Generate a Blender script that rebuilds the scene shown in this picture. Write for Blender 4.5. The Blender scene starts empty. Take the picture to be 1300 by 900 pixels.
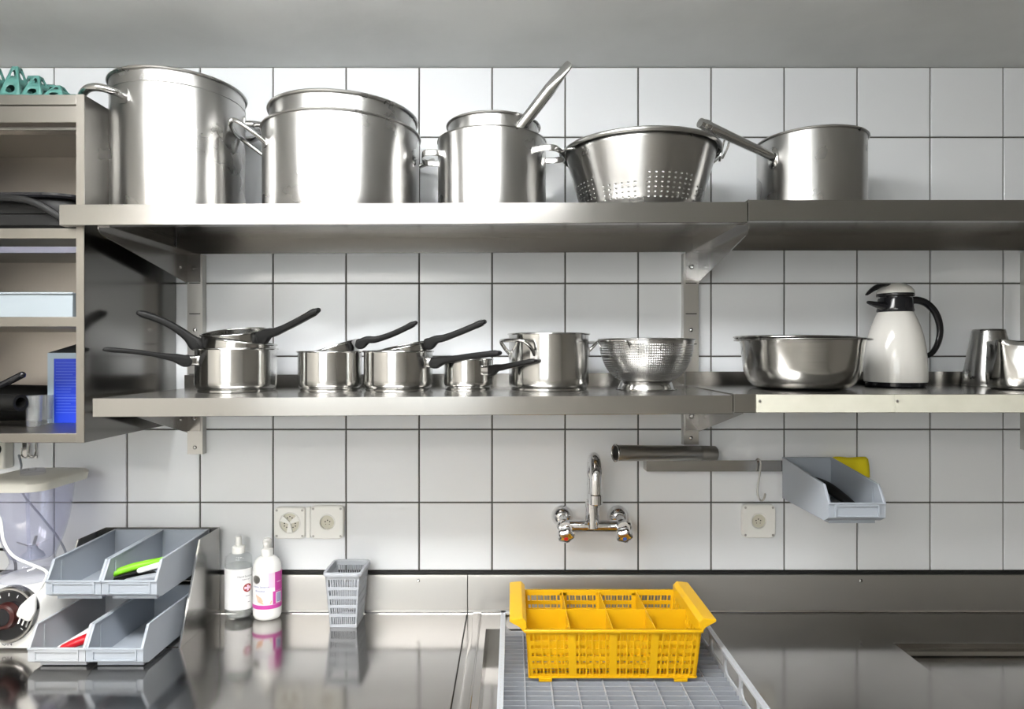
import bpy, bmesh, math, random
from mathutils import Vector, Matrix, Euler
random.seed(7)
scn = bpy.context.scene
COL = scn.collection
PI = math.pi
R = math.radians

# ---------------------------------------------------------------- camera
FPX, CAMD, CAMZ = 810.0, 1.75, 1.608          # focal length in pixels (of 1300), distance to the tiles, height
cam = bpy.data.cameras.new('camera'); camo = bpy.data.objects.new('camera', cam); COL.objects.link(camo)
cam.sensor_fit = 'HORIZONTAL'; cam.sensor_width = 36.0; cam.lens = 36.0 * FPX / 1300.0
cam.shift_y = -3.0 / 1300.0
cam.clip_start = 0.02
camo.location = (0, -CAMD, CAMZ); camo.rotation_euler = (R(90), 0, 0)
scn.camera = camo

# ---------------------------------------------------------------- world, exposure
w = bpy.data.worlds.new('daylight'); scn.world = w; w.use_nodes = True
bg = w.node_tree.nodes['Background']
bg.inputs[0].default_value = (0.93, 0.965, 1.0, 1); bg.inputs[1].default_value = 5.5
scn.view_settings.view_transform = 'Standard'; scn.view_settings.look = 'None'
scn.view_settings.gamma = 1.0; scn.view_settings.use_curve_mapping = False
scn.view_settings.exposure = 0.44
LAMP_NEAR, LAMP_FILL = 23.0, 14.0               # brightness of the ceiling lamp's and the added fill lamp's diffusers
cy = scn.cycles
cy.use_denoising = True
cy.max_bounces = 10; cy.diffuse_bounces = 5; cy.glossy_bounces = 6; cy.transmission_bounces = 10; cy.transparent_max_bounces = 12
cy.caustics_reflective = True; cy.blur_glossy = 1.0; cy.caustics_refractive = False
cy.sample_clamp_indirect = 6.0

def portal(loc, rot, sx, sy):                # tells Cycles where the window openings are
    L_ = bpy.data.lights.new('window_portal', 'AREA'); L_.shape = 'RECTANGLE'; L_.size = sx; L_.size_y = sy; L_.cycles.is_portal = True
    o = bpy.data.objects.new('window_portal', L_); COL.objects.link(o); o.location = loc; o.rotation_euler = rot
WX0, WX1, WZ0, WZ1 = -2.1, -.2, 1.4, 2.32
portal(((WX0 + WX1) / 2, -4.18, (WZ0 + WZ1) / 2), (R(90), 0, 0), WX1 - WX0, WZ1 - WZ0)

# ---------------------------------------------------------------- helpers
def PX(px, d): return (px - 650.0) * d / FPX
def PZ(py, d): return CAMZ - (py - 447.0) * d / FPX

class MB:
    def __init__(s): s.v = []; s.f = []
    def add(s, vs, fs):
        o = len(s.v); s.v += [tuple(v) for v in vs]; s.f += [tuple(i + o for i in f) for f in fs]; return s
    def box(s, x0, x1, y0, y1, z0, z1):
        vs = [(x, y, z) for z in (z0, z1) for y in (y0, y1) for x in (x0, x1)]
        return s.add(vs, [(0,2,3,1),(4,5,7,6),(0,1,5,4),(2,6,7,3),(0,4,6,2),(1,3,7,5)])
    def hexa(s, p):                       # 8 points: bottom ring 0-3, top ring 4-7
        return s.add(p, [(3,2,1,0),(4,5,6,7),(0,1,5,4),(1,2,6,5),(2,3,7,6),(3,0,4,7)])
    def prism(s, poly, axis, a, b):       # poly in the two remaining axes
        n = len(poly)
        def mk(u, v, t):
            return {'x': (t, u, v), 'y': (u, t, v), 'z': (u, v, t)}[axis]
        vs = [mk(u, v, a) for u, v in poly] + [mk(u, v, b) for u, v in poly]
        fs = [tuple(range(n - 1, -1, -1)), tuple(range(n, 2 * n))] + [(i, (i + 1) % n, n + (i + 1) % n, n + i) for i in range(n)]
        return s.add(vs, fs)
    def lathe(s, prof, n=64, c=(0, 0, 0), a0=0.0):
        o = len(s.v); k = len(prof)
        for r, z in prof:
            for i in range(n):
                a = a0 + 2 * PI * i / n
                s.v.append((c[0] + r * math.cos(a), c[1] + r * math.sin(a), c[2] + z))
        for j in range(k - 1):
            for i in range(n):
                i2 = (i + 1) % n
                s.f.append((o + j * n + i, o + j * n + i2, o + (j + 1) * n + i2, o + (j + 1) * n + i))
        return s
    def disc(s, r, z, n=64, c=(0, 0, 0), up=True):
        vs = [(c[0] + r * math.cos(2 * PI * i / n), c[1] + r * math.sin(2 * PI * i / n), c[2] + z) for i in range(n)]
        return s.add(vs, [tuple(range(n)) if up else tuple(range(n - 1, -1, -1))])
    def torus(s, Rr, r, z, n=64, m=8, c=(0, 0, 0)):
        prof = [(Rr + r * math.cos(2 * PI * k / m), z + r * math.sin(2 * PI * k / m)) for k in range(m + 1)]
        return s.lathe(prof, n, c)
    def sweep(s, path, sizes, n=12, up=(0, 0, 1), e=2.0, caps=True, dome=False):
        P = [Vector(p) for p in path]; up = Vector(up)
        if not isinstance(sizes, list): sizes = [sizes] * len(P)
        sizes = [(z, z) if not isinstance(z, tuple) else z for z in sizes]
        T = []
        for i in range(len(P)):
            t = (P[min(i + 1, len(P) - 1)] - P[max(i - 1, 0)])
            T.append(t.normalized())
        if dome:
            for end in (0, -1):
                p, t, z = P[end], T[end] * (-1 if end == 0 else 1), sizes[end]
                m = min(z); new = []
                for k in (1, 2, 3):
                    a = k * PI / 6.4
                    new.append((p + t * m * math.sin(a), T[end], (z[0] - m * (1 - math.cos(a)), z[1] - m * (1 - math.cos(a)))))
                if end == 0:
                    new.reverse(); P = [q[0] for q in new] + P; T = [q[1] for q in new] + T; sizes = [q[2] for q in new] + sizes
                else:
                    P += [q[0] for q in new]; T += [q[1] for q in new]; sizes += [q[2] for q in new]
        o = len(s.v); prev = None
        for p, t, (a, b) in zip(P, T, sizes):
            side = t.cross(up)
            if side.length < 1e-4: side = prev if prev is not None else t.orthogonal()
            side.normalize()
            if prev is not None and side.dot(prev) < 0: side = -side
            prev = side.copy(); nr = side.cross(t).normalized()
            for i in range(n):
                th = 2 * PI * (i + .5) / n; c_, s_ = math.cos(th), math.sin(th)
                ca = math.copysign(abs(c_) ** (2 / e), c_); sa = math.copysign(abs(s_) ** (2 / e), s_)
                s.v.append(tuple(p + side * a * ca + nr * b * sa))
        for j in range(len(P) - 1):
            for i in range(n):
                i2 = (i + 1) % n
                s.f.append((o + j * n + i, o + j * n + i2, o + (j + 1) * n + i2, o + (j + 1) * n + i))
        if caps:
            s.f.append(tuple(o + i for i in range(n - 1, -1, -1)))
            s.f.append(tuple(o + (len(P) - 1) * n + i for i in range(n)))
        return s
    def patchbox(s, C, u0, u1, v0, v1, t0, t1, nrm):
        # C: corners 00,10,11,01 of a bilinear wall; a bar of it between t0 and t1 along nrm
        def S(u, v):
            return (C[0] * (1 - u) * (1 - v) + C[1] * u * (1 - v) + C[2] * u * v + C[3] * (1 - u) * v)
        q = [S(u0, v0), S(u1, v0), S(u1, v1), S(u0, v1)]
        return s.hexa([p + nrm * t0 for p in q] + [p + nrm * t1 for p in q])
    def perf(s, S, nu, nv, mask, k=.42, wrap=False):
        # surface of cells, each with an octagonal hole where mask(i, j)
        for i in range(nu):
            for j in range(nv):
                a = [S(i / nu, j / nv), S((i + 1) / nu, j / nv), S((i + 1) / nu, (j + 1) / nv), S(i / nu, (j + 1) / nv)]
                if not mask(i, j): s.add(a, [(0, 1, 2, 3)]); continue
                h = []
                for q in range(8):
                    th = 2 * PI * (q + .5) / 8 - PI
                    h.append(S((i + .5 + k * math.cos(th)) / nu, (j + .5 + k * math.sin(th)) / nv))
                # corner c (0:-135deg) faces holes q
                vs = a + h
                s.add(vs, [(0, 1, 6, 5), (1, 2, 8, 7), (2, 3, 10, 9), (3, 0, 4, 11), (0, 5, 4), (1, 7, 6), (2, 9, 8), (3, 11, 10)])
        return s
    def xf(s, m, start=0):
        for i in range(start, len(s.v)): s.v[i] = tuple(m @ Vector(s.v[i]))
        return s

def cr(pts, n=8):
    P = [Vector(p) for p in pts]; out = []
    for i in range(len(P) - 1):
        p0, p1, p2, p3 = P[max(i - 1, 0)], P[i], P[i + 1], P[min(i + 2, len(P) - 1)]
        for k in range(n):
            t = k / n
            out.append(0.5 * ((2 * p1) + (p2 - p0) * t + (2 * p0 - 5 * p1 + 4 * p2 - p3) * t * t + (3 * p1 - p0 - 3 * p2 + p3) * t ** 3))
    out.append(P[-1]); return out

def lerp_sizes(keys, n):                     # keys: [(t, (a, b)), ...]
    out = []
    for i in range(n):
        t = i / (n - 1)
        for (t0, s0), (t1, s1) in zip(keys, keys[1:]):
            if t <= t1 + 1e-9:
                k = (t - t0) / (t1 - t0); k = max(0, min(1, k)); out.append((s0[0] + (s1[0] - s0[0]) * k, s0[1] + (s1[1] - s0[1]) * k)); break
    return out

def obj(name, mb, mat, parent=None, smooth=35, bevel=0, seg=2, solid=0, loc=None, kind=None, label=None, weld=False):
    me = bpy.data.meshes.new(name); me.from_pydata(mb.v, [], mb.f)
    if weld:
        bm = bmesh.new(); bm.from_mesh(me); bmesh.ops.remove_doubles(bm, verts=bm.verts, dist=1e-5); bm.to_mesh(me); bm.free()
    me.update()
    uv = me.uv_layers.new(name='UVMap')
    for p in me.polygons:
        ax = max(range(3), key=lambda i: abs(p.normal[i]))
        for li in p.loop_indices:
            c = me.vertices[me.loops[li].vertex_index].co
            uv.data[li].uv = (c.y, c.z) if ax == 0 else ((c.x, c.z) if ax == 1 else (c.x, c.y))
    me.materials.append(mat)
    if smooth:
        me.polygons.foreach_set('use_smooth', [True] * len(me.polygons))
        me.set_sharp_from_angle(angle=R(smooth))
    o = bpy.data.objects.new(name, me); COL.objects.link(o)
    if parent: o.parent = parent
    if loc: o.location = loc
    if bevel:
        b = o.modifiers.new('bevel', 'BEVEL'); b.width = bevel; b.segments = seg; b.limit_method = 'ANGLE'; b.angle_limit = R(40); b.harden_normals = False
    if solid:
        m = o.modifiers.new('solid', 'SOLIDIFY'); m.thickness = solid; m.offset = -1
    if kind: o['kind'] = kind
    if label: o['label'] = label
    return o

def thing(name, label, cat, loc=(0, 0, 0), rot=(0, 0, 0), group=None):
    o = bpy.data.objects.new(name, None); COL.objects.link(o); o.empty_display_size = .02
    o.location = loc; o.rotation_euler = rot; o['label'] = label; o['category'] = cat
    if group: o['group'] = group
    return o
def tag(o, label, cat, group=None):
    o['label'] = label; o['category'] = cat
    if group: o['group'] = group
    return o
def struct(name, loc=(0, 0, 0)):
    o = bpy.data.objects.new(name, None); COL.objects.link(o); o.location = loc; o['kind'] = 'structure'; return o

def text_mb(body, size, align='LEFT'):
    cu = bpy.data.curves.new('lettering', 'FONT'); cu.body = body; cu.size = size; cu.align_x = align; cu.resolution_u = 2
    o = bpy.data.objects.new('lettering', cu); COL.objects.link(o)
    dg = bpy.context.evaluated_depsgraph_get(); me = bpy.data.meshes.new_from_object(o.evaluated_get(dg))
    m = MB(); m.add([v.co[:] for v in me.vertices], [tuple(p.vertices) for p in me.polygons])
    bpy.data.objects.remove(o); bpy.data.curves.remove(cu); bpy.data.meshes.remove(me)
    return m
def wrap_mb(m, rx, ry, a_mid, z):            # bend a flat x/y print around an elliptic bottle
    for i, (x, y, _) in enumerate(m.v):
        a = a_mid + x / ((rx + ry) / 2)
        m.v[i] = (rx * math.cos(a), ry * math.sin(a), z + y)
    return m

# ---------------------------------------------------------------- materials
def mat(name, col, rough=.5, metal=0, spec=.5, aniso=None, arot=.25, bump=None, trans=0, ior=1.45, coat=0, rvar=0, cvar=None, emit=None, streak=0, alpha=1):
    m = bpy.data.materials.new(name); m.use_nodes = True; nt = m.node_tree; N = nt.nodes; L = nt.links
    b = N['Principled BSDF']; b.inputs['Base Color'].default_value = (*col, 1); b.inputs['Roughness'].default_value = rough
    b.inputs['Metallic'].default_value = metal; b.inputs['Specular IOR Level'].default_value = spec
    b.inputs['IOR'].default_value = ior; b.inputs['Transmission Weight'].default_value = trans; b.inputs['Coat Weight'].default_value = coat
    b.inputs['Alpha'].default_value = alpha
    tc = N.new('ShaderNodeTexCoord')
    def noise(scale, detail=3, st=None, src='Object'):
        n = N.new('ShaderNodeTexNoise'); n.inputs['Scale'].default_value = scale; n.inputs['Detail'].default_value = detail
        if st:
            mp = N.new('ShaderNodeMapping'); mp.inputs['Scale'].default_value = st; L.new(tc.outputs[src], mp.inputs[0]); L.new(mp.outputs[0], n.inputs['Vector'])
        else: L.new(tc.outputs[src], n.inputs['Vector'])
        return n
    if aniso:
        t = N.new('ShaderNodeTangent')
        if aniso[0] == 'Z': t.direction_type = 'RADIAL'; t.axis = 'Z'
        else: t.direction_type = 'UV_MAP'; t.uv_map = 'UVMap'
        b.inputs['Anisotropic'].default_value = aniso[1]; b.inputs['Anisotropic Rotation'].default_value = arot
        L.new(t.outputs[0], b.inputs['Tangent'])
    if rvar:
        n = noise(9, 4, streak and streak or None); mr = N.new('ShaderNodeMapRange'); mr.inputs[1].default_value = .3; mr.inputs[2].default_value = .7
        mr.inputs[3].default_value = max(.02, rough - rvar); mr.inputs[4].default_value = rough + rvar
        L.new(n.outputs[0], mr.inputs[0]); L.new(mr.outputs[0], b.inputs['Roughness'])
    if cvar:
        n = noise(cvar[1], 5, streak and streak or None); mx = N.new('ShaderNodeMix'); mx.data_type = 'RGBA'
        mx.inputs[6].default_value = (*col, 1); mx.inputs[7].default_value = (*cvar[0], 1)
        mr = N.new('ShaderNodeMapRange'); mr.inputs[1].default_value = .4; mr.inputs[2].default_value = .75
        L.new(n.outputs[0], mr.inputs[0]); L.new(mr.outputs[0], mx.inputs[0]); L.new(mx.outputs[2], b.inputs['Base Color'])
    if bump:
        last = None
        for (sc, st, dist, strn) in bump:
            n = noise(sc, 4, st); bp = N.new('ShaderNodeBump'); bp.inputs['Distance'].default_value = dist; bp.inputs['Strength'].default_value = strn
            L.new(n.outputs[0], bp.inputs['Height'])
            if last: L.new(last.outputs[0], bp.inputs['Normal'])
            last = bp
        L.new(last.outputs[0], b.inputs['Normal'])
    if emit:
        b.inputs['Emission Color'].default_value = (*emit[0], 1); b.inputs['Emission Strength'].default_value = emit[1]
    return m

def thin(name, tint, gloss, rough=.03, haze=0, hcol=(.9, .9, .9)):          # thin clear sheet: see-through with a faint reflection
    m = bpy.data.materials.new(name); m.use_nodes = True; nt = m.node_tree; N = nt.nodes; L = nt.links
    for n in list(N): N.remove(n)
    o = N.new('ShaderNodeOutputMaterial'); t = N.new('ShaderNodeBsdfTransparent'); g = N.new('ShaderNodeBsdfGlossy'); mx = N.new('ShaderNodeMixShader'); lw = N.new('ShaderNodeLayerWeight')
    p = N.new('ShaderNodeMath'); p.operation = 'POWER'; p.inputs[1].default_value = 4.0; L.new(lw.outputs['Facing'], p.inputs[0])
    f = N.new('ShaderNodeMapRange'); L.new(p.outputs[0], f.inputs[0])
    t.inputs[0].default_value = (*tint, 1); g.inputs['Roughness'].default_value = rough; f.inputs[3].default_value = ((gloss - 1) / (gloss + 1)) ** 2; f.inputs[4].default_value = .45
    body = t
    if haze:
        df = N.new('ShaderNodeBsdfDiffuse'); df.inputs[0].default_value = (*hcol, 1); hz = N.new('ShaderNodeMixShader'); hz.inputs[0].default_value = haze
        L.new(t.outputs[0], hz.inputs[1]); L.new(df.outputs[0], hz.inputs[2]); body = hz
    L.new(f.outputs[0], mx.inputs[0]); L.new(body.outputs[0], mx.inputs[1]); L.new(g.outputs[0], mx.inputs[2]); L.new(mx.outputs[0], o.inputs[0])
    return m

STEEL = (.45, .445, .435)
M = {}
M['tile'] = mat('glazed_white_tile', (.79, .81, .835), .16, bump=[(6, None, .002, .25)])
M['grout'] = mat('dark_grout', (.09, .088, .08), .9)
M['seal'] = mat('black_silicone', (.012, .012, .012), .5)
M['ceiling'] = mat('painted_concrete', (.68, .69, .68), .75, bump=[(30, (1, .5, 1), .003, .22), (5, None, .01, .4)], cvar=((.62, .63, .62), 5))
M['wall'] = mat('cream_plaster', (.72, .695, .655), .8)
M['wall_dark'] = mat('fill_cutting_paint', (.28, .265, .24), .7)  # unseen right wall, darkened to cut the fill light on that side
M['floor'] = mat('grey_floor', (.34, .33, .31), .5)
M['lathe'] = mat('spun_steel', STEEL, .29, 1, aniso=('Z', .75), rvar=.03, bump=[(3, (1, 1, 60), .0003, .15), (5, None, .0012, .08)])
M['lathe_bright'] = mat('polished_spun_steel', (.52, .515, .50), .16, 1, aniso=('Z', .6), rvar=.03, bump=[(3, (1, 1, 60), .0002, .2)])
M['sheet'] = mat('brushed_steel_sheet', (.39, .38, .365), .22, 1, aniso=('UV', .6))
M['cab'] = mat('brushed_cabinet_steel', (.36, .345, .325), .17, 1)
M['side'] = mat('shaded_cabinet_side', (.25, .245, .235), .16, 1)  # cabinet steel darkened for the shade and dark pot reflection on this side
M['inner'] = mat('satin_inner_steel', (.50, .46, .42), .34, 1)
M['channel'] = mat('rail_channel_steel', (.52, .51, .49), .36, 1)
M['holder'] = mat('grey_holder_plastic', (.40, .42, .455), .45)
M['upstand'] = mat('upstand_steel', (.44, .43, .415), .46, 1)
M['socket_in'] = mat('beige_shaded_insert', (.60, .58, .49), .4)  # beige insert, toned down to stand for shade in the recess
M['face'] = mat('beige_satin_steel', (.26, .244, .22), .36, 1)
M['rail'] = mat('rail_steel', (.38, .37, .36), .22, 1)
M['top'] = mat('worktop_steel', (.47, .455, .44), .13, 1, rvar=.03, cvar=((.43, .415, .40), 6), bump=[(3.0, (1, 1, 1), .004, .06)])
M['wire'] = mat('bright_steel_wire', (.55, .545, .535), .16, 1)
M['chrome'] = mat('chrome', (.80, .80, .81), .04, 1)
M['dull'] = mat('dull_steel', (.45, .44, .42), .38, 1)
M['black'] = mat('black_plastic', (.008, .008, .008), .5, spec=.25)
M['black_gloss'] = mat('glossy_black_plastic', (.012, .012, .014), .12)
M['dark'] = mat('dark_hole', (.01, .01, .01), .8)
M['white'] = mat('white_plastic', (.84, .84, .81), .32)
M['white_gloss'] = mat('glossy_white', (.82, .82, .80), .12, coat=.3)
M['jug_white'] = mat('ivory_enamel', (.68, .665, .63), .12, coat=.3)
M['offwhite'] = mat('cream_plastic', (.80, .79, .72), .4)
M['cream'] = mat('cream_strip', (.66, .65, .56), .5, cvar=((.58, .57, .48), 12))
M['bin'] = mat('grey_bin_plastic', (.36, .395, .445), .42)
M['bin_pale'] = mat('pale_grey_plastic', (.44, .46, .49), .45)
M['grey'] = mat('grey_plastic', (.30, .32, .355), .45)
M['yellow'] = mat('yellow_plastic', (.70, .395, .005), .38)
M['sponge'] = mat('yellow_cloth', (.72, .60, .01), .9, bump=[(120, None, .001, .6)])
M['teal'] = mat('teal_plastic', (.055, .165, .145), .45)
M['tray'] = mat('pale_blue_plastic', (.24, .275, .30), .35)
M['lav'] = mat('lavender_grey_strip', (.10, .10, .13), .4)
M['blue'] = mat('blue_carton', (.012, .05, .62), .45)
M['blue_lt'] = mat('pale_blue_print', (.12, .20, .75), .5)
M['carton'] = mat('pale_carton', (.42, .52, .62), .6)
M['carton_dk'] = mat('dark_carton_flap', (.09, .10, .11), .7)
M['glass'] = thin('clear_glass', (.86, .88, .88), 1.7, .03, .10)
M['jug'] = thin('clear_blue_plastic', (.93, .935, .975), 1.5, .06, .07, (.70, .72, .90))
M['pane'] = thin('window_glass', (.97, .98, .97), 1.45)
M['bottle'] = thin('clear_bottle_plastic', (.985, .99, .99), 1.4, .04)
M['gel'] = thin('clear_gel', (.965, .975, .975), 1.2, .02, .22, (.88, .90, .89))  # diffuse haze stands for light refracted through the clear gel
M['label'] = mat('white_label', (.74, .74, .74), .45)
M['ink'] = mat('dark_ink', (.06, .06, .09), .6)
M['redink'] = mat('red_ink', (.30, .03, .03), .6)
M['navy'] = mat('navy_ink', (.08, .11, .35), .6)
M['magenta'] = mat('magenta_print', (.52, .06, .32), .4)
M['pink'] = mat('pale_pink_print', (.78, .55, .68), .4)
M['skin'] = mat('peach_print', (.75, .47, .34), .5)
M['red'] = mat('red_plastic', (.55, .01, .02), .35)
M['green'] = mat('green_plastic', (.22, .62, .02), .4)
M['redgloss'] = mat('red_dot', (.7, .02, .02), .3)
M['bluegloss'] = mat('blue_dot', (.05, .14, .55), .3)
M['lamp'] = mat('lamp_diffuser', (.9, .9, .9), .5, emit=((1, 1, .995), LAMP_NEAR))
M['lamp_fill'] = mat('fill_lamp_diffuser', (.9, .9, .9), .5, emit=((1, .95, .88), LAMP_FILL))
M['frame'] = mat('white_window_frame', (.7, .7, .68), .4)
M['copper'] = mat('brown_red_dial', (.05, .012, .01), .35)

# ================================================================ the room
CEIL = 2.390
XL, XR, YB = -2.3, 2.6, -4.2
struct_floor = obj('floor', MB().box(XL, XR, YB, .1, -.1, 0), M['floor'], kind='structure')
obj('ceiling', MB().box(XL, XR, YB, .1, CEIL, CEIL + .15), M['ceiling'], kind='structure', smooth=0)
def window_wall(name, n, wmat, length_axis, lo, hi, w0, w1, off, out):
    # a wall with one two-light window; length_axis 'x' or 'y'
    def bx(m, u0, u1, t0_, t1_, z0, z1):
        t0_, t1_ = sorted((off + out * t0_, off + out * t1_))
        return m.box(u0, u1, t0_, t1_, z0, z1) if length_axis == 'x' else m.box(t0_, t1_, u0, u1, z0, z1)
    m = MB(); bx(m, lo, w0, 0, .1, 0, CEIL); bx(m, w1, hi, 0, .1, 0, CEIL); bx(m, w0, w1, 0, .1, 0, WZ0); bx(m, w0, w1, 0, .1, WZ1, CEIL)
    obj(name, m, wmat, kind='structure', smooth=0)
    wn = struct('window_%d' % n)
    c = (w0 + w1) / 2; m = MB()
    for a_, b_ in ((w0, w0 + .05), (c - .03, c + .03), (w1 - .05, w1)): bx(m, a_, b_, .02, .08, WZ0, WZ1)
    bx(m, w0, w1, .02, .08, WZ0, WZ0 + .05); bx(m, w0, w1, .02, .08, WZ1 - .05, WZ1)
    obj('window_frame', m, M['frame'], wn, smooth=0)
    obj('pane', bx(MB(), w0 + .05, c - .03, .05, .055, WZ0 + .05, WZ1 - .05), M['pane'], wn, smooth=0)
    obj('pane', bx(MB(), c + .03, w1 - .05, .05, .055, WZ0 + .05, WZ1 - .05), M['pane'], wn, smooth=0)
obj('wall_left', MB().box(XL - .1, XL, YB, .1, 0, CEIL), M['wall'], kind='structure')
obj('wall_right', MB().box(XR, XR + .1, YB, .1, 0, CEIL), M['wall_dark'], kind='structure')
window_wall('wall_front', 1, M['wall'], 'x', XL, XR, WX0, WX1, YB, -1)  # unseen window, added behind the camera for fill daylight
# tiled wall
TP, TJ = .2004, .0042
TX0, TZ0 = -.0545, 1.1955
wb = obj('wall_back', MB().box(XL, XR, .004, .12, 0, CEIL), M['grout'], kind='structure')
tmesh = None
zrows = [(1.0085, TZ0)] + [(TZ0 + TP * k, TZ0 + TP * (k + 1)) for k in range(6)]
def tile_mesh(wd, ht):
    t = MB(); h = TJ / 2; b = .0012
    x0, x1, z0, z1 = -wd / 2 + h, wd / 2 - h, -ht / 2 + h, ht / 2 - h
    t.hexa([(x0, .004, z0), (x1, .004, z0), (x1, .004, z1), (x0, .004, z1), (x0, b, z0), (x1, b, z0), (x1, b, z1), (x0, b, z1)][::1])
    o = len(t.v)
    t.add([(x0, b, z0), (x1, b, z0), (x1, b, z1), (x0, b, z1), (x0 + b, 0, z0 + b), (x1 - b, 0, z0 + b), (x1 - b, 0, z1 - b), (x0 + b, 0, z1 - b)],
          [(0, 1, 5, 4), (1, 2, 6, 5), (2, 3, 7, 6), (3, 0, 4, 7), (4, 5, 6, 7)])
    return t
cache = {}
for zi, (z0, z1) in enumerate(zrows):
    z1c = min(z1, CEIL)
    for k in range(-11, 13):
        cx, cz, ht = TX0 + TP * (k + .5), (z0 + z1c) / 2, z1c - z0
        key = round(ht, 4)
        if key not in cache:
            o = obj('tile', tile_mesh(TP, ht), M['tile'], wb, smooth=0); cache[key] = o
        else:
            o = cache[key].copy(); COL.objects.link(o)
        o.location = (cx, 0, cz); o.rotation_euler = (R(random.uniform(-.12, .12)), 0, R(random.uniform(-.12, .12)))
obj('trim_1', MB().box(XL, XR, -.003, .006, 1.0015, 1.0083), M['seal'], kind='structure', label='black sealant joint between tiles and steel upstand')

# ceiling lamp, and a fill lamp added behind the camera
def lamp(x0, x1, y, mt, label, drop, wd=.15):
    t = thing('ceiling_lamp', label, 'lamp', ((x0 + x1) / 2, y, CEIL), group='ceiling lamps')
    hw = (x1 - x0) / 2
    obj('housing', MB().box(-hw, hw, -.05, .05, -drop - .012, -drop), M['white'], t)
    obj('diffuser', MB().box(-hw, hw, -wd, wd, -drop - .085, -drop - .0125), mt, t, bevel=.012)
    for s in (-1, 1):
        obj('hanger', MB().box(s * (hw - .2) - .006, s * (hw - .2) + .006, -.006, .006, -drop, 0), M['white'], t)
lamp(-1.15, .17, -1.13, M['lamp'], 'long white fluorescent lamp hung above the worktop, just out of view', .05)
lamp(-2.0, -.5, -2.8, M['lamp_fill'], 'long white fill lamp added behind the camera, farther from the tiles', .13)  # unseen lamp, added to brighten the tiles below the shelves
# ================================================================ worktop and sink unit
CT = .900
XJ = -.121                                    # joint between the two steel tops
def upstand(name, x0, x1, parent):
    m = MB().prism([(-.002, CT), (-.014, CT), (-.014, .994), (-.011, 1.0005), (-.0035, 1.0005)], 'x', x0, x1)
    return obj(name, m, M['upstand'], parent)
wt = thing('steel_worktop', 'stainless steel worktop with upstand on the left, carrying bins, bottles and blender', 'worktop', (0, 0, 0))
obj('top', MB().box(-2.2, XJ - .0012, -.70, -.014, CT - .04, CT), M['top'], wt, bevel=.001)
upstand('upstand', -2.2, XJ - .0012, wt)
obj('joint_highlight', MB().prism([(-.0141, CT), (-.0195, CT + .0002), (-.0152, CT + .0012), (-.0142, CT + .0055)], 'x', -2.2, XJ - .0012), M['wire'], wt, smooth=60)  # bright steel strip added for the highlight along the upstand foot
obj('screw', MB().lathe([(.0001, .003), (.003, .0028), (.0045, .0015), (.0045, 0)], 12).xf(Matrix.Rotation(R(90), 4, 'X')), M['wire'], wt, loc=(PX(531, 1.736), -.014, PZ(737, 1.736)))
obj('plinth', MB().box(-2.2, XJ - .002, -.66, -.014, 0, CT - .042), M['sheet'], wt)

su = thing('sink_unit', 'stainless steel sink unit on the right with basin under the grey rack and recessed drainer', 'sink', (0, 0, 0))
B0, B1, BY0, BY1 = -.067, .4765, -.655, -.118      # basin
D0, D1, DY0, DY1 = .928, 2.0, -.63, -.20          # drainer recess
m = MB()
t0 = CT - .003
YF = -.70
def pl(x0, x1, y0, y1): m.box(x0, x1, y0, y1, t0, CT)
pl(XJ + .0012, B0, YF, -.014); pl(B0, B1, BY1, -.014); pl(B0, B1, YF, BY0); pl(B1, D0, YF, -.014)
pl(D0, D1, DY1, -.014); pl(D0, D1, YF, DY0); pl(D1, 2.3, YF, -.014)
obj('top', m, M['top'], su, smooth=0)
upstand('upstand', XJ + .0012, 2.3, su)
obj('joint_highlight', MB().prism([(-.0141, CT), (-.0195, CT + .0002), (-.0152, CT + .0012), (-.0142, CT + .0055)], 'x', XJ + .0012, 2.3), M['wire'], su, smooth=60)  # same added highlight strip on the sink side
# soft raised bead that keeps the water on the sink side
obj('bead', MB().sweep([(-.094, -.02, CT), (-.094, -.70, CT)], [(.0125, .0022)] * 2, n=20), M['top'], su)
m = MB(); zb = CT - .13; e = .012
m.box(B0 - .002, B0, BY0, BY1, zb, t0).box(B1, B1 + .002, BY0, BY1, zb, t0).box(B0, B1, BY1, BY1 + .002, zb, t0).box(B0, B1, BY0 - .002, BY0, zb, t0)
m.box(B0, B1, BY0, BY1, zb - .002, zb)
m.box(B0, B0 + .060, BY0, BY1, CT - .052, CT - .05).box(B1 - .05, B1, BY0, BY1, CT - .052, CT - .05)
m.box(B0 + .058, B0 + .060, BY0, BY1, zb, CT - .05).box(B1 - .05, B1 - .048, BY0, BY1, zb, CT - .05)
obj('basin', m, M['top'], su, smooth=0)
m = MB(); zd = CT - .022
m.box(D0 - .002, D0, DY0, DY1, zd, t0).box(D0, D1, DY1, DY1 + .002, zd, t0).box(D0, D1, DY0 - .002, DY0, zd, t0).box(D1, D1 + .002, DY0, DY1, zd, t0)
m.box(D0, D1, DY0, DY1, zd - .002, zd)
m.prism([(DY1, zd), (DY1, CT - .012), (DY1 - .012, CT - .014), (DY1 - .016, zd)], 'x', D0, D1)
obj('drainer', m, M['top'], su, smooth=0)
obj('drainer_rim', MB().box(D0 - .002, D1, DY1 - .001, DY1 + .002, CT, CT + .0012), M['wire'], su)
obj('screw', MB().lathe([(.0001, .003), (.003, .0028), (.0045, .0015), (.0045, 0)], 12).xf(Matrix.Rotation(R(90), 4, 'X')), M['wire'], su, loc=(PX(1093, 1.736), -.014, PZ(737, 1.736)))
obj('plinth', MB().box(XJ + .002, 2.3, -.66, -.655, 0, t0).box(XJ + .002, 2.3, -.66, -.014, 0, .08), M['sheet'], su)

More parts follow.
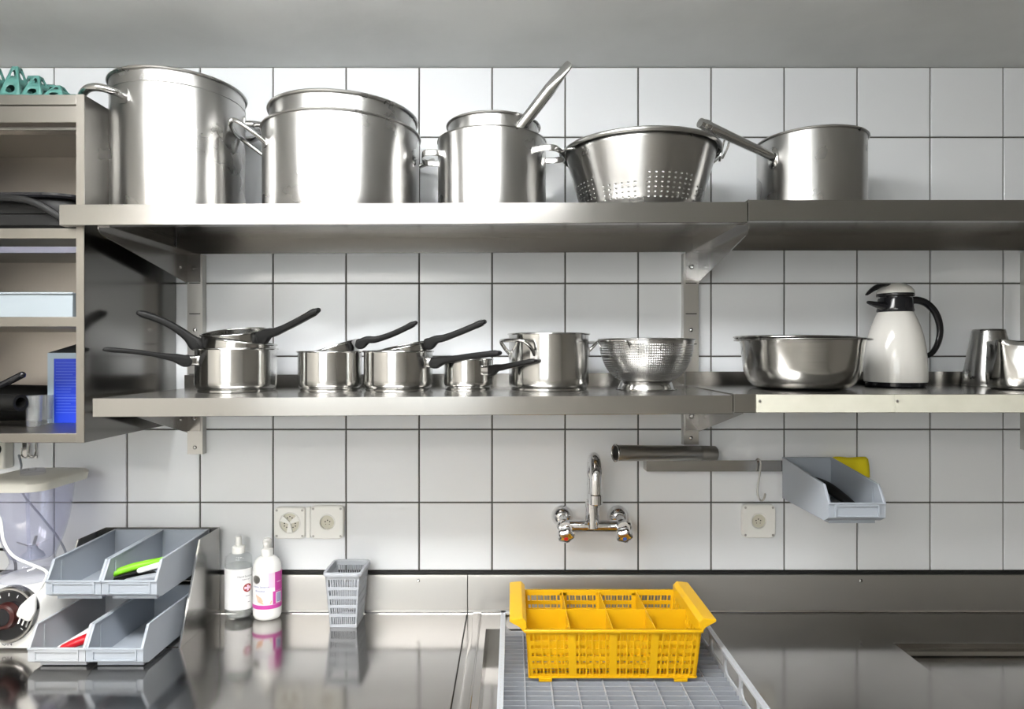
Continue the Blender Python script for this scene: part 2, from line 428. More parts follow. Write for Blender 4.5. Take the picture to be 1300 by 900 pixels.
# ================================================================ wall shelves
SF, LIPU, LIPL = -.404, .0435, .0395
def shelf_sheet(name, label, x0, x1, y_back, lip, zmid, slope, up_st, lip_x0=None, x_up1=None):
    t = thing(name, label, 'shelf', ((x0 + x1) / 2, 0, zmid), (0, -slope, 0), group='steel wall shelves')
    hw = (x1 - x0) / 2
    obj('shelf_board', MB().box(-hw, hw, SF + .0015, y_back, -.0015, 0), M['sheet'], t)
    l0 = -hw if lip_x0 is None else lip_x0 - (x0 + x1) / 2
    obj('front_lip', MB().prism([(SF, 0), (SF + .0015, 0), (SF + .0015, -lip + .0015), (SF + .02, -lip + .0015), (SF + .02, -lip), (SF + .001, -lip), (SF, -lip + .001)], 'x', l0, hw), M['sheet'], t)
    if x0 > 0: obj('joint_glint', MB().box(-hw - .0022, -hw - .0004, SF - .0008, SF + .02, -lip, .0006), M['wire'], t)  # thin bright strip added for the glint in the shelf joint
    if l0 < -hw: obj('lip_end', MB().box(l0, l0 + .0012, SF + .0015, SF + .02, -lip + .0015, -.002), M['sheet'], t)
    obj('end_fold', MB().box(hw - .0015, hw, SF + .0016, y_back - .002, -lip + .004, -.0016), M['sheet'], t)
    if up_st:
        obj('upstand', MB().box(-hw, hw, y_back - .0015, y_back, 0, up_st), M['sheet'], t)
    obj('rear_fold', MB().box(-hw, hw, y_back - .0015, y_back, -lip + .0005, -.0015), M['sheet'], t)
    return t
SLU, SLL = .0041, .005
def zu(x): return 1.922 + SLU * (x + .23) if x < .498 else 1.929
def zl(x): return 1.5135 + SLL * (x + .21) if x < .47 else 1.5195
US1 = shelf_sheet('wall_shelf', 'upper steel wall shelf, left length, carrying the tall pots and big colander', -.917, .4965, -.004, LIPU, zu(-.21), SLU, 0, lip_x0=-.955)
US2 = shelf_sheet('wall_shelf', 'upper steel wall shelf, right length, carrying one wide saucepan', .5005, 2.05, -.004, LIPU, 1.929, 0, 0)
LS1 = shelf_sheet('wall_shelf', 'lower steel wall shelf, left length, carrying black-handled pans', -.8845, .4655, -.026, LIPL, zl(-.2095), SLL, .036)
LS2 = shelf_sheet('wall_shelf', 'lower steel wall shelf, right length, faced with cream strips, carrying the thermos jug', .4695, 2.05, -.026, LIPL, 1.5195, 0, .036)
def strip(x0, x1, label, n):
    t = thing('edge_strip', label, 'strip', (x0, SF, 1.5195))
    obj('strip_board', MB().box(0, x1 - x0, -.004, -.0002, -.0385, -.001), M['cream'], t, bevel=.0007)
    for x in n: obj('screw', MB().lathe([(.0001, .0012), (.0028, .0012), (.0034, 0)], 12).xf(Matrix.Rotation(R(90), 4, 'X')), M['dull'], t, loc=(x, -.004, -.0145))
xs0, xs1 = PX(961, 1.342), PX(1136.5, 1.342)
strip(xs0, xs1 - .0006, 'short cream strip screwed to the lower shelf edge below the steel bowl', [.006])
strip(xs1, 2.05, 'long cream strip screwed to the lower shelf edge below the thermos jug', [.0015 + .003])

# rails and brackets
def rail(x, z0, z1, label):
    t = thing('wall_rail', label, 'rail', (x, -.0002, z0), group='upright wall rails')
    h = z1 - z0
    m = MB().prism([(-.0215, 0), (-.0215, -.003), (-.0205, -.021), (.0205, -.021), (.0215, -.003), (.0215, 0)], 'z', 0, h)
    obj('channel', m, M['channel'], t)
    k = 0
    for zz in (1.712, 1.795, 1.63, 1.548):
        obj('slot', MB().box(-.015, .015, -.0213, -.0207, -.0012, .0012), M['dark'], t, loc=(0, 0, zz - z0))
    for zz in (z0 + .018, 1.668):
        o = obj('screw', MB().lathe([(.0001, .0028), (.003, .0026), (.0052, .001), (.0058, 0)], 14).xf(Matrix.Rotation(R(90), 4, 'X')), M['wire'], t, loc=(0, -.021, zz - z0))
RX = (-.8595, .4855, 1.415)
rail(RX[0], PZ(575, 1.75), 1.872, 'left steel wall rail beside the wall cabinet')
rail(RX[1], PZ(563, 1.75), 1.876, 'middle steel wall rail above the towel bar')
rail(RX[2], PZ(570, 1.75), 1.881, 'right steel wall rail at the right edge of the photo')
def bracket(x, side, ztop, zwall, front, zfront, label):
    t = thing('shelf_bracket', label, 'bracket', (x, -.0215, ztop), group='shelf brackets')
    xs = side * .0205; s = -side
    y0 = 0
    pts = [(0, 0), (0, zwall - ztop), (front + .02, zfront - ztop - .001), (front + .008, zfront - ztop + .002), (front, zfront - ztop + .01), (front, 0)] if zfront < ztop - .011 else [(0, 0), (0, zwall - ztop), (front, -.004), (front, 0)]
    obj('side_plate', MB().prism(pts, 'x', xs - .001, xs + .001), M['rail'], t)
    a, b = sorted((xs + s * .001, xs + s * .024))
    obj('top_flange', MB().box(a, b, front, -.002, -.0018, 0), M['rail'], t)
    a, b = sorted((xs + s * .001, xs + s * .036))
    obj('back_flange', MB().box(a, b, -.0018, 0, zwall - ztop + .004, -.002), M['rail'], t)
    hd = MB().lathe([(.0001, .004), (.004, .0038), (.0062, .002), (.0072, 0)], 16).xf(Matrix.Rotation(R(90), 4, 'X'))
    obj('bolt', hd, M['wire'], t, loc=(xs + s * .020, -.002, (zwall - ztop) * .5))
    hd = MB().lathe([(.0001, .003), (.003, .0028), (.0045, .0015), (.005, 0)], 12).xf(Matrix.Rotation(R(90), 4, 'Y'))
    obj('stud', hd, M['wire'], t, loc=(xs + .001, -.035, (zwall - ztop) * .5))
zt = [zu(-.88) - LIPU - .0003, zu(.49) - LIPU - .0005, 1.929 - LIPU - .0003]
bracket(RX[0], -1, zt[0], 1.794, -.372, zt[0] - .016, 'left steel bracket under the upper shelf, next to the wall cabinet')
bracket(RX[1], 1, zt[1], 1.797, -.366, zt[1] - .020, 'middle steel bracket under the upper shelf, at the shelf joint')
bracket(RX[2], 1, zt[2], 1.797, -.366, zt[2] - .020, 'right steel bracket under the upper shelf, at the right edge')
zt = [zl(-.88) - LIPL - .0003, zl(.46) - LIPL - .0005, 1.5195 - LIPL - .0003]
bracket(RX[0], -1, zt[0], 1.390, -.27, zt[0], 'left steel bracket under the lower shelf, next to the wall cabinet')
bracket(RX[1], 1, zt[1], 1.393, -.33, zt[1], 'middle steel bracket under the lower shelf, above the steel tube')
bracket(RX[2], 1, zt[2], 1.393, -.33, zt[2], 'right steel bracket under the lower shelf, at the right edge')

# ================================================================ wall cabinet
CX0, CX1, CF, CZ0, CZ1 = -1.62, -.920, -.378, 1.413, 2.162
cb = thing('wall_cabinet', 'open-fronted stainless steel wall cabinet at the left edge of the shelves', 'cabinet', (CX1, 0, CZ0))
def cbx(name, x0, x1, y0, y1, z0, z1, mt='cab', bevel=.0012):
    return obj(name, MB().box(x0 - CX1, x1 - CX1, y0, y1, z0 - CZ0, z1 - CZ0), M[mt], cb, bevel=bevel)
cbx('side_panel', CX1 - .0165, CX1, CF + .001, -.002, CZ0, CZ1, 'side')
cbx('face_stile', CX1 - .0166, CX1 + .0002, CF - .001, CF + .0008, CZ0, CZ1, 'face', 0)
cbx('side_panel', CX0, CX0 + .0165, CF, -.002, CZ0, CZ1)
cbx('back_panel', CX0 + .0166, CX1 - .0166, -.006, -.002, CZ0, CZ1, 'inner')
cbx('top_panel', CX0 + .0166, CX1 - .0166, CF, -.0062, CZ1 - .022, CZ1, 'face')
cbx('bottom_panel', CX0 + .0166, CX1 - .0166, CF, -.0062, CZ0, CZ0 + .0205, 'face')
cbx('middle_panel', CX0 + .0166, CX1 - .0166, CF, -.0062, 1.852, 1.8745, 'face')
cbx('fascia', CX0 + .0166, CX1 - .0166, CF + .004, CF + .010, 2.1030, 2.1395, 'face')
cbx('track', CX0 + .0166, CX1 - .0166, CF + .02, CF + .05, 2.092, 2.100)
cbx('runner', CX0 + .0166, CX1 - .0166, CF + .012, CF + .02, 1.823, 1.837, 'lav')
cbx('shelf_board', CX0 + .0166, CX1 - .0166, CF + .003, -.0062, 1.6625, 1.684, 'face')
tr = thing('shallow_tray', 'pale blue plastic tray on the middle shelf of the steel cabinet', 'tray', (-1.279, -.20, 1.6842))
m = MB().box(-.33, .33, -.172, .16, 0, .004).box(-.33, .33, -.172, -.168, .004, .052).box(-.33, .33, .156, .16, .004, .052).box(-.33, -.326, -.168, .156, .004, .052).box(.326, .33, -.168, .156, .004, .052)
obj('tray_body', m, M['tray'], tr)
obj('rim', MB().box(-.332, .332, -.176, -.168, .049, .053), M['tray'], tr, bevel=.001)

# egg trays on the cabinet
def egg_tray(loc, label, nx, ny, hz):
    t = MB(); p = .047; k = .36
    for i in range(nx):
        for j in range(ny):
            cx, cy = (i + .5) * p, (j + .5) * p
            h = hz * (1.0 if i < nx - 2 else (.72 if i == nx - 2 else .42))
            for q in range(4):
                a0, a1 = PI / 4 + q * PI / 2, PI / 4 + (q + 1) * PI / 2
                b0 = Vector((cx + p * .70 * math.cos(a0), cy + p * .70 * math.sin(a0), 0)); b1 = Vector((cx + p * .70 * math.cos(a1), cy + p * .70 * math.sin(a1), 0))
                c0 = Vector((cx + p * .2 * math.cos(a0), cy + p * .2 * math.sin(a0), h)); c1 = Vector((cx + p * .2 * math.cos(a1), cy + p * .2 * math.sin(a1), h))
                S = lambda u, v: tuple(b0 * (1 - u) * (1 - v) + b1 * u * (1 - v) + c1 * u * v + c0 * (1 - u) * v)
                t.perf(S, 1, 2, lambda i, j: True, .27)
    return tag(obj('egg_tray', t, M['teal'], smooth=20, solid=.0012, loc=loc, weld=True), label, 'egg tray')
egg_tray((-1.02 - .047 * 8, -.368, CZ1 + .0005), 'teal plastic egg tray with tall perforated peaks on top of the steel cabinet', 9, 4, .072)

# black contact grill in the upper compartment
gr = thing('contact_grill', 'black rounded electric grill in the upper compartment of the steel cabinet', 'grill', (-1.16, -.19, 1.875))
def rrect(hx, hy, r, n=8):
    out = []
    for sx, sy, a in ((1, 1, 0), (-1, 1, 90), (-1, -1, 180), (1, -1, 270)):
        for k in range(n + 1):
            th = R(a + 90 * k / n); out.append((sx * (hx - r) + r * math.cos(th), sy * (hy - r) + r * math.sin(th)))
    return out
def stack(levels, cap=True):
    m = MB(); n = None
    for (hx, hy, r, z) in levels:
        pts = rrect(hx, hy, r); n = len(pts); m.v += [(x, y, z) for x, y in pts]
    for j in range(len(levels) - 1):
        for i in range(n): m.f.append((j * n + i, j * n + (i + 1) % n, (j + 1) * n + (i + 1) % n, (j + 1) * n + i))
    if cap:
        m.f.append(tuple(range(n - 1, -1, -1))); m.f.append(tuple((len(levels) - 1) * n + i for i in range(n)))
    return m
obj('base', stack([(.19, .15, .05, 0), (.20, .16, .06, .012), (.20, .16, .06, .035)]), M['black'], gr)
obj('lid', stack([(.20, .16, .06, .037), (.205, .165, .07, .055), (.20, .16, .07, .07)]), M['black'], gr)
obj('rim', stack([(.215, .172, .08, .071), (.218, .175, .08, .075), (.218, .175, .08, .080), (.205, .165, .08, .083)]), M['black_gloss'], gr)
hp = cr([(.19, -.150, .004), (.165, -.171, .034), (.115, -.181, .060), (.04, -.183, .066), (-.04, -.183, .066), (-.115, -.181, .060), (-.165, -.171, .034), (-.19, -.150, .004)], 6)
obj('handle', MB().sweep(hp, [(.008, .008)] * len(hp), n=10, e=3), M['black'], gr)

# lower compartment
zf = CZ0 + .0208
ap = thing('black_appliance', 'black appliance with a hollow tube end lying in the lower cabinet compartment', 'appliance', (-1.19, -.20, zf))
obj('motor_body', MB().sweep([(-.17, .07, .047), (-.09, .06, .047), (.02, .08, .045), (.10, .11, .04)], [(.046, .046), (.046, .046), (.044, .044), (.036, .036)], n=24, dome=True), M['black'], ap)
obj('tube_end', MB().sweep([(-.13, -.055, .060), (.07, -.095, .0585)], [(.019, .019)] * 2, n=28, caps=False).sweep([(.07, -.095, .0585), (-.03, -.075, .0593)], [(.0125, .0125)] * 2, n=28, caps=False), M['black'], ap, solid=0)
m = MB(); o1 = Vector((.07, -.095, .0585)); d1 = Vector((.2, -.04, -.0015)).normalized(); sd = d1.cross(Vector((0, 0, 1))).normalized(); un = sd.cross(d1)
for rr in (.019, .0125):
    for i in range(28):
        a = 2 * PI * i / 28; m.v.append(tuple(o1 + (sd * math.cos(a) + un * math.sin(a)) * rr))
for i in range(28): m.f.append((i, (i + 1) % 28, 28 + (i + 1) % 28, 28 + i))
obj('tube_mouth', m, M['black'], ap)
obj('lever', MB().sweep([(-.06, -.06, .082), (.015, -.075, .1), (.065, -.085, .122)], [(.008, .008)] * 3, n=10, dome=True), M['black_gloss'], ap)
def tumbler(x, y, r, h, label):
    t = thing('drinking_glass', label, 'glass', (x, y, zf), group='small glasses in the cabinet')
    prof = [(.0001, 0), (r * .85, 0), (r * .9, .003), (r, h), (r - .0015, h), (r * .9 - .002, .012), (.0001, .011)]
    obj('bowl', MB().lathe(prof, 28), M['glass'], t)
tumbler(PX(43, 1.50), -.25, .0165, .072, 'small clear glass beside the black tube end in the cabinet')
tumbler(PX(57.5, 1.55), -.20, .0165, .070, 'small clear glass close to the blue carton in the cabinet')
bx = thing('blue_carton', 'open blue carton with a raised dark flap in the lower cabinet compartment', 'carton', (-1.078, -.13, zf))
obj('carton_body', MB().box(-.064, .07, -.05, .05, 0, .172), M['blue'], bx)
obj('pale_margin', MB().box(-.0645, -.049, -.0506, .05, 0, .1725).box(-.049, .07, -.0506, -.048, .158, .1725), M['carton'], bx)
obj('flap', MB().hexa([(-.064, -.05, .1725), (.07, -.05, .1725), (.07, -.048, .1725), (-.064, -.048, .1725), (-.045, .03, .196), (.07, .03, .196), (.07, .032, .196), (-.045, .032, .196)]), M['carton_dk'], bx)
m = MB()
for k in range(18):
    z = .148 - k * .0072
    if k in (6, 12): m.box(-.046, .04, -.0508, -.0501, z - .0012, z + .0012); continue
    m.box(-.044, -.012 + random.uniform(0, .06), -.0508, -.0501, z - .0006, z + .0006)
obj('printed_lines', m, M['blue_lt'], bx)

# socket, hooks and plug under the cabinet
sk = thing('cabinet_socket', 'cream wall socket with a black plug under the steel cabinet', 'socket', (-1.41, -.0002, 1.335))
obj('housing', MB().box(-.045, .045, -.035, 0, -.042, .042), M['offwhite'], sk, bevel=.004)
obj('plug', MB().sweep([(.02, -.036, .012), (.02, -.07, .012)], [(.018, .018)] * 2, n=20, dome=True), M['black'], sk)
hk = thing('hook_strip', 'small steel hook strip with two wire hooks on the tiles under the cabinet', 'hook', (PX(35, 1.74), -.0003, PZ(572, 1.74)))
obj('plate', MB().box(-.028, .02, -.003, 0, -.022, -.014).box(-.02, -.008, -.003, 0, -.014, .02), M['wire'], hk)
for dx in (.0, .018):
    p = cr([(dx, -.003, .02), (dx, -.006, -.01), (dx + .002, -.02, -.018), (dx + .003, -.034, -.008), (dx + .003, -.034, .012)], 6)
    obj('wire_hook', MB().sweep(p, .002, n=8), M['wire'], hk)

def cable(name, label, pts, rad, mt):
    p = cr([Vector((PX(x, d), d - CAMD, PZ(y, d))) for x, y, d in pts], 6)
    tag(obj(name, MB().sweep(p, rad, n=8, dome=True), M[mt]), label, 'cable')
cable('grey_cable', 'thin grey cable hanging from the hook strip behind the clear blender jug', [(24, 578, 1.715), (27, 592, 1.705), (24, 606, 1.70), (30, 628, 1.69), (52, 655, 1.685), (76, 686, 1.68), (86, 712, 1.68), (84, 745, 1.69), (70, 771, 1.705)], .0028, 'grey')
cable('black_cable', 'black cable loop on the worktop behind the blender base', [(-40, 720, 1.68), (-12, 701, 1.68), (6, 698, 1.68), (18, 710, 1.68), (19, 730, 1.68), (8, 752, 1.685), (-10, 781, 1.69), (-40, 783, 1.69)], .0035, 'black')
# ================================================================ pots and pans
def pot_profile(r, h, th=.0012, cor=.012, r_top=None):
    rt = r_top or r; p = [(.0001, 0)]
    for k in range(6):
        a = PI / 2 * k / 5; p.append((r - cor + cor * math.sin(a), cor - cor * math.cos(a)))
    for k in range(1, 9): p.append((r + (rt - r) * k / 8, cor + (h - cor) * k / 8))
    p += [(rt - th, h)]
    for k in range(7, -1, -1): p.append((r - th + (rt - r) * k / 8, cor + (h - cor) * k / 8))
    for k in range(4, -1, -1):
        a = PI / 2 * k / 5; p.append((r - cor + (cor - th) * math.sin(a), cor - (cor - th) * math.cos(a)))
    p.append((.0001, th)); return p
def pot_body(t, r, h, rim=.003, mt='lathe', base=True, n=96, cor=.012, lead=0):
    z0 = .006 if base else 0
    b = obj('body', MB().lathe([(a, z + z0) for a, z in pot_profile(r, h - z0, cor=cor)], n), M[mt], t, smooth=50)
    obj('rim', MB().torus(r + rim * .6, rim, h, n, 10), M[mt], t, smooth=60)
    if lead: obj('seam', MB().torus(r, .0011, h - lead, n, 6), M[mt], t)
    if base: obj('base_disc', MB().lathe([(.0001, 0), (r * .93, 0), (r * .945, .0015), (r * .945, .0058), (r * .90, .0075)], n), M[mt], t, smooth=40)
    return b
def pol(rr, a, z): return (rr * math.cos(R(a)), rr * math.sin(R(a)), z)
def loop_handle(t, r, a, spread, z, out, rise, rad, plate=True, mt='wire', flat=None, name='handle'):
    s = spread
    pts = [pol(r, a - s, z), pol(r + out * .45, a - s * .97, z + rise * .45), pol(r + out * .9, a - s * .75, z + rise * .92), pol(r + out, a - s * .35, z + rise), pol(r + out, a + s * .35, z + rise),
           pol(r + out * .9, a + s * .75, z + rise * .92), pol(r + out * .45, a + s * .97, z + rise * .45), pol(r, a + s, z)]
    p = cr(pts, 6)
    h = obj(name, MB().sweep(p, [flat or (rad, rad)] * len(p), n=12, e=2 if not flat else 4), M[mt], t)
    if plate:
        for aa in (a - s, a + s):
            pw = max(.0095, rad * 1.7)
            m = MB().sweep([(0, 0, 0), (.0035, 0, 0)], [(pw, pw * 1.15)] * 2, n=20, e=5)
            o = obj('fixing_plate', m, M['lathe'], h); o.location = pol(r - .0012, aa, z); o.rotation_euler = (0, 0, R(aa))
    return h

def big_pot(name, label, cx, y, r, h, group='pots on the upper shelf', **k):
    t = thing(name, label, 'pot', (cx, y, zu(cx) + .0004), group=group)
    pot_body(t, r, h, **k); return t
# 1: tall stock pot
t = big_pot('stock_pot', 'tallest wide stainless stock pot with tube loop handles, beside the steel cabinet', -.807, -.20, .147, .3155, rim=.0035, base=False, lead=.03)
loop_handle(t, .147, 222, 27, .255, .052, .006, .0085)
loop_handle(t, .147, 42, 27, .255, .052, .006, .0085)
# 2: broad pot and the one nested in it
t2 = big_pot('stew_pot', 'broad low stainless pot with wire handles holding a second pot inside it', -.411, -.20, .1835, .2085, rim=.003, base=False)
loop_handle(t2, .1835, 196, 22, .158, .066, .048, .0052)
loop_handle(t2, .1835, 38, 17, .155, .050, .03, .0048)
t = thing('stew_pot', 'slightly smaller stainless pot nested in the broad low pot on the upper shelf', 'pot', (-.411, -.198, zu(-.41) + .060), (0, R(1.2), 0), group='pots on the upper shelf')
pot_body(t, .1715, .193, rim=.004, base=False)
loop_handle(t, .1715, 176, 11, .165, .045, .004, .0055, plate=False)
# 3: straight pot with a long-handled pan standing in it
t3 = big_pot('deep_pot', 'deep straight stainless pot with strap handles holding a long-handled pan', -.0484, -.20, .1306, .190, rim=.0014, base=False)
loop_handle(t3, .1306, -20, 20, .150, .046, 0, .0015, plate=False, flat=(.0012, .0075))
loop_handle(t3, .1306, 188, 18, .150, .038, 0, .0015, plate=False, flat=(.0012, .0075))
t = thing('long_handled_pan', 'stainless pan with a long tube handle rising steeply, sitting in the deep straight pot', 'pan', (-.045, -.20, zu(0) + .045), group='pots on the upper shelf')
pot_body(t, .110, .183, rim=.003, base=False)
o0 = Vector((-.045, -.20, zu(0) + .045))
A = Vector((.017, -.288, 2.120)) - o0; B = Vector((.128, -.345, 2.245)) - o0
dv = (B - A)
hp = [A - dv * .05, A, A + dv * .15, A + dv * .6, A + dv * .72, A + dv * .85, B - dv * .03, B]
hs = [(.0138, .0138), (.0138, .0138), (.0138, .0138), (.0142, .0142), (.0155, .012), (.0175, .0075), (.0175, .006), (.013, .005)]
h = obj('handle', MB().sweep(hp, hs, n=20, up=(-.6, -.5, .3)), M['wire'], t)
hole = MB().lathe([(.0001, .0), (.0045, 0), (.0045, .0006), (.0001, .0006)], 16)
q = dv.normalized(); sd = q.cross(Vector((-.6, -.5, .3))).normalized(); nr = sd.cross(q).normalized()
mm = Matrix((sd, q, nr)).transposed().to_4x4(); mm.translation = B - dv * .09 + nr * .0052
# nr points to or from the camera: put the hanging hole on both faces
obj('hanging_hole', hole.xf(mm), M['label'], h)
# 4: colander
t = thing('large_colander', 'large conical stainless colander with rows of round holes on the upper shelf', 'colander', (.311, -.20, zu(.311) + .0004), group='pots on the upper shelf')
Hc = .166
def rc(z):                                      # wall radius of the colander
    z = max(z, 0); k = min(z / .025, 1.0)
    return (.112 + .022 * math.sin(k * PI / 2)) + (z / Hc) * .047
z_lo, z_hi, nu, nv = .026, .086, 128, 12
m = MB(); m.perf(lambda u, v: (rc(z_lo + (z_hi - z_lo) * v) * math.cos(2 * PI * u), rc(z_lo + (z_hi - z_lo) * v) * math.sin(2 * PI * u), z_lo + (z_hi - z_lo) * v), nu, nv,
                 lambda i, j: i % 2 == 0 and j % 2 == 0 and (i // 2 + 1) % 16 not in (8, 15) and not (j >= 8 and (i // 2 + 1) % 16 > 8), .30)
m.lathe([(rc(z_hi), z_hi), (rc(.13), .13), (rc(.15), .15), (rc(.164), .164)], nu)
m.lathe([(.0001, 0), (.07, 0), (.108, .001), (.119, .004), (.128, .011), (.1335, .02), (rc(z_lo), z_lo)], nu)
obj('body', m, M['lathe'], t, smooth=50, solid=.0008, weld=True)
obj('rim', MB().lathe([(rc(.164), .164), (.1850, .1668), (.1895, .1672), (.1915, .1648), (.1910, .160), (.1880, .157)], 96), M['lathe'], t, smooth=60)
loop_handle(t, .186, 18, 9, .150, .026, .02, .003, plate=False)
loop_handle(t, .186, 198, 9, .150, .016, .0, .003, plate=False)
ring = cr([(.196, -.012, .150), (.204, -.03, .175), (.208, -.02, .20), (.205, .005, .195), (.197, .012, .150)], 6)
obj('hanging_loop', MB().sweep(ring, .0028, n=8), M['wire'], t)
# 5: wide saucepan with tube handle
t = thing('wide_saucepan', 'wide stainless saucepan with a long tube handle leaning over the large colander', 'saucepan', (.725, -.20, 1.9294), group='pots on the upper shelf')
pot_body(t, .1225, .185, rim=.003, base=False)
A = Vector((-.1085, -.0506, .136)); B = Vector((-.311, -.1445, .184))
dv = B - A
hp = [A, A + dv * .06, A + dv * .5, A + dv * .9, B]; hs = [(.0105, .0105), (.0098, .0098), (.0105, .0105), (.0115, .0115), (.0105, .0105)]
h = obj('handle', MB().sweep(hp, hs, n=20), M['wire'], t)
obj('handle_end', MB().sweep([A + dv * .90, A + dv * .93], [(.0128, .0128)] * 2, n=20, dome=True), M['wire'], h)
pp = []
m = MB()
for (aa, zz) in [(205 + 7 * math.sin(2 * PI * k / 20) , .134 + .026 * math.cos(2 * PI * k / 20)) for k in range(20)]: m.v.append(pol(.1238, aa, zz))
m.f.append(tuple(range(20)))
obj('fixing_plate', m, M['wire'], h, solid=.0015)

# ---------------------------------------------------------------- lower shelf pans
def black_handle(t, A, B, sag=.0, w0=.011, h0=.0095, w1=.013, h1=.007, wide=1.25, curve=0.0, ferrule=True, up=(0, 0, 1), foot=.006):
    A, B = Vector(A), Vector(B); d = B - A; L_ = d.length; u = d.normalized(); hz = Vector((u.x, u.y, 0)).normalized()
    if ferrule:
        f = obj('ferrule', MB().sweep([A - hz * .004, A + hz * .016], [(.0095, .0125)] * 2, n=16, e=4), M['wire'], t)
        A2 = A + hz * .0155
    else: A2 = A
    d = B - A2
    # a deep heel at the pan, then a nearly straight grip
    pts = [A2 + Vector((0, 0, .001)), A2 + hz * .006 + Vector((0, 0, -.001)), A2 + d * .16 + Vector((0, 0, .002)), A2 + d * .3 + Vector((0, 0, curve * .7)), A2 + d * .55 + Vector((0, 0, curve)), A2 + d * .8 + Vector((0, 0, curve * .6)), B]
    p = cr(pts, 5); n = len(p)
    s = lerp_sizes([(0, (w0, h0 * 1.35)), (.18, (w0, h0 * 1.45)), (.36, (w0, h0 * .95)), (.6, (w1, h1 * 1.05)), (.92, (w1 * 1.08, h1)), (1, (w1 * .85, h1 * .75))], n)
    h = obj('handle', MB().sweep(p, s, n=20, e=3.6, dome=True, up=up), M['black'], t)
    e_ = (p[-1] - p[-4]).normalized(); sd = e_.cross(Vector((0, 0, 1))).normalized(); nr = sd.cross(e_)
    m = MB(); cc = p[-4] + e_ * .004 + nr * (s[-4][1] * .99)
    for q in range(16):
        th = 2 * PI * q / 16; m.v.append(tuple(cc + e_ * .010 * math.cos(th) + sd * w1 * .5 * math.sin(th)))
    for q in range(16):
        th = 2 * PI * q / 16; m.v.append(tuple(cc - nr * (2 * s[-4][1] * .99) + e_ * .010 * math.cos(th) + sd * w1 * .5 * math.sin(th)))
    m.f = [tuple(range(16)), tuple(range(31, 15, -1))]
    obj('hanging_slot', m, M['dark'], h, solid=.0004)
    return h
def pan(name, label, px0, px1, dd, h, rim=.0022, group='black-handled pans on the lower shelf', cat='saucepan'):
    a0, a1 = math.atan((px0 - 650) / FPX), math.atan((px1 - 650) / FPX)
    am, ah = (a0 + a1) / 2, (a1 - a0) / 2
    d = dd / math.cos(am); r = d * math.sin(ah); cx, cyy = d * math.sin(am), dd - CAMD
    t = thing(name, label, cat, (cx, cyy, zl(cx) + .0004), group=group)
    pot_body(t, r, h, rim=rim, mt='lathe_bright')
    return t, r
def loc(t, p): return t.matrix_basis.inverted() @ Vector(p)
p1, r1 = pan('saucepan', 'largest black-handled saucepan at the left end of the lower shelf, two pans stacked in it', 246.5, 352, 1.58, .104)
black_handle(p1, loc(p1, (-.7555, -.2287, 1.588)), loc(p1, (-.898, -.343, 1.614)), curve=.004, w1=.011, h1=.0055, h0=.010)
def nested(label, c, tilt, r, h, A, B, curve, **k):
    t = thing('saucepan', label, 'saucepan', c, tilt, group='black-handled pans on the lower shelf')
    pot_body(t, r, h, rim=.002, mt='lathe_bright', base=False)
    bpy.context.view_layer.update()
    inv = Matrix.Translation(Vector(c)) @ Euler(tilt).to_matrix().to_4x4(); inv.invert()
    black_handle(t, inv @ Vector(A), inv @ Vector(B), curve=curve, ferrule=False, **k)
    return t
nested('saucepan with arched black handle pointing up left, stacked in the largest saucepan', (-.682, -.170, 1.548), (0, R(7), 0), .083, .088, (-.761, -.20, 1.628), (-.876, -.25, 1.700), .010, w0=.012, h0=.012, w1=.013, h1=.0085)
nested('small saucepan, black handle pointing up right, topmost of the leftmost stack', (-.685, -.156, 1.583), (R(9), R(-3), 0), .0755, .076, (-.616, -.20, 1.640), (-.458, -.25, 1.706), -.004, w0=.012, h0=.013, w1=.013, h1=.008)
p4, r4 = pan('saucepan', 'saucepan without visible handle, second from the left on the lower shelf', 377.5, 460, 1.58, .096)
nested('shallow pan tilted inside the second saucepan, black handle curving up right', (-.430, -.162, 1.562), (R(6), R(-17), 0), .062, .062, (-.374, -.19, 1.628), (-.232, -.22, 1.678), -.006, w0=.009, h0=.009, w1=.010, h1=.007)
p5, r5 = pan('saucepan', 'saucepan with a level black handle, third from the left on the lower shelf', 461.5, 549.5, 1.57, .096)
black_handle(p5, loc(p5, (-.2025, -.212, 1.583)), loc(p5, (-.030, -.30, 1.606)), curve=.002, w1=.012, h1=.007)
nested('pan tilted inside the third saucepan, straight black handle rising to the right', (-.256, -.172, 1.560), (R(5), R(-11), 0), .066, .064, (-.205, -.205, 1.628), (-.066, -.25, 1.679), -.002, w0=.011, h0=.010, w1=.011, h1=.0075)
p6, r6 = pan('saucepan', 'smallest saucepan on the lower shelf, black handle in front of the tall stock pot', 563.5, 625, 1.575, .076)
black_handle(p6, loc(p6, (-.0665, -.218, 1.565)), loc(p6, (.052, -.292, 1.588)), curve=.001, w0=.009, h0=.009, w1=.0105, h1=.006)
p7, r7 = pan('lower_stock_pot', 'tall stainless stock pot with loop handles in the middle of the lower shelf', 646, 747.5, 1.58, .1365, rim=.0022, group=None, cat='pot')
loop_handle(p7, r7, 222, 25, .086, .032, .034, .0045)
loop_handle(p7, r7, 20, 18, .095, .024, .022, .0042)
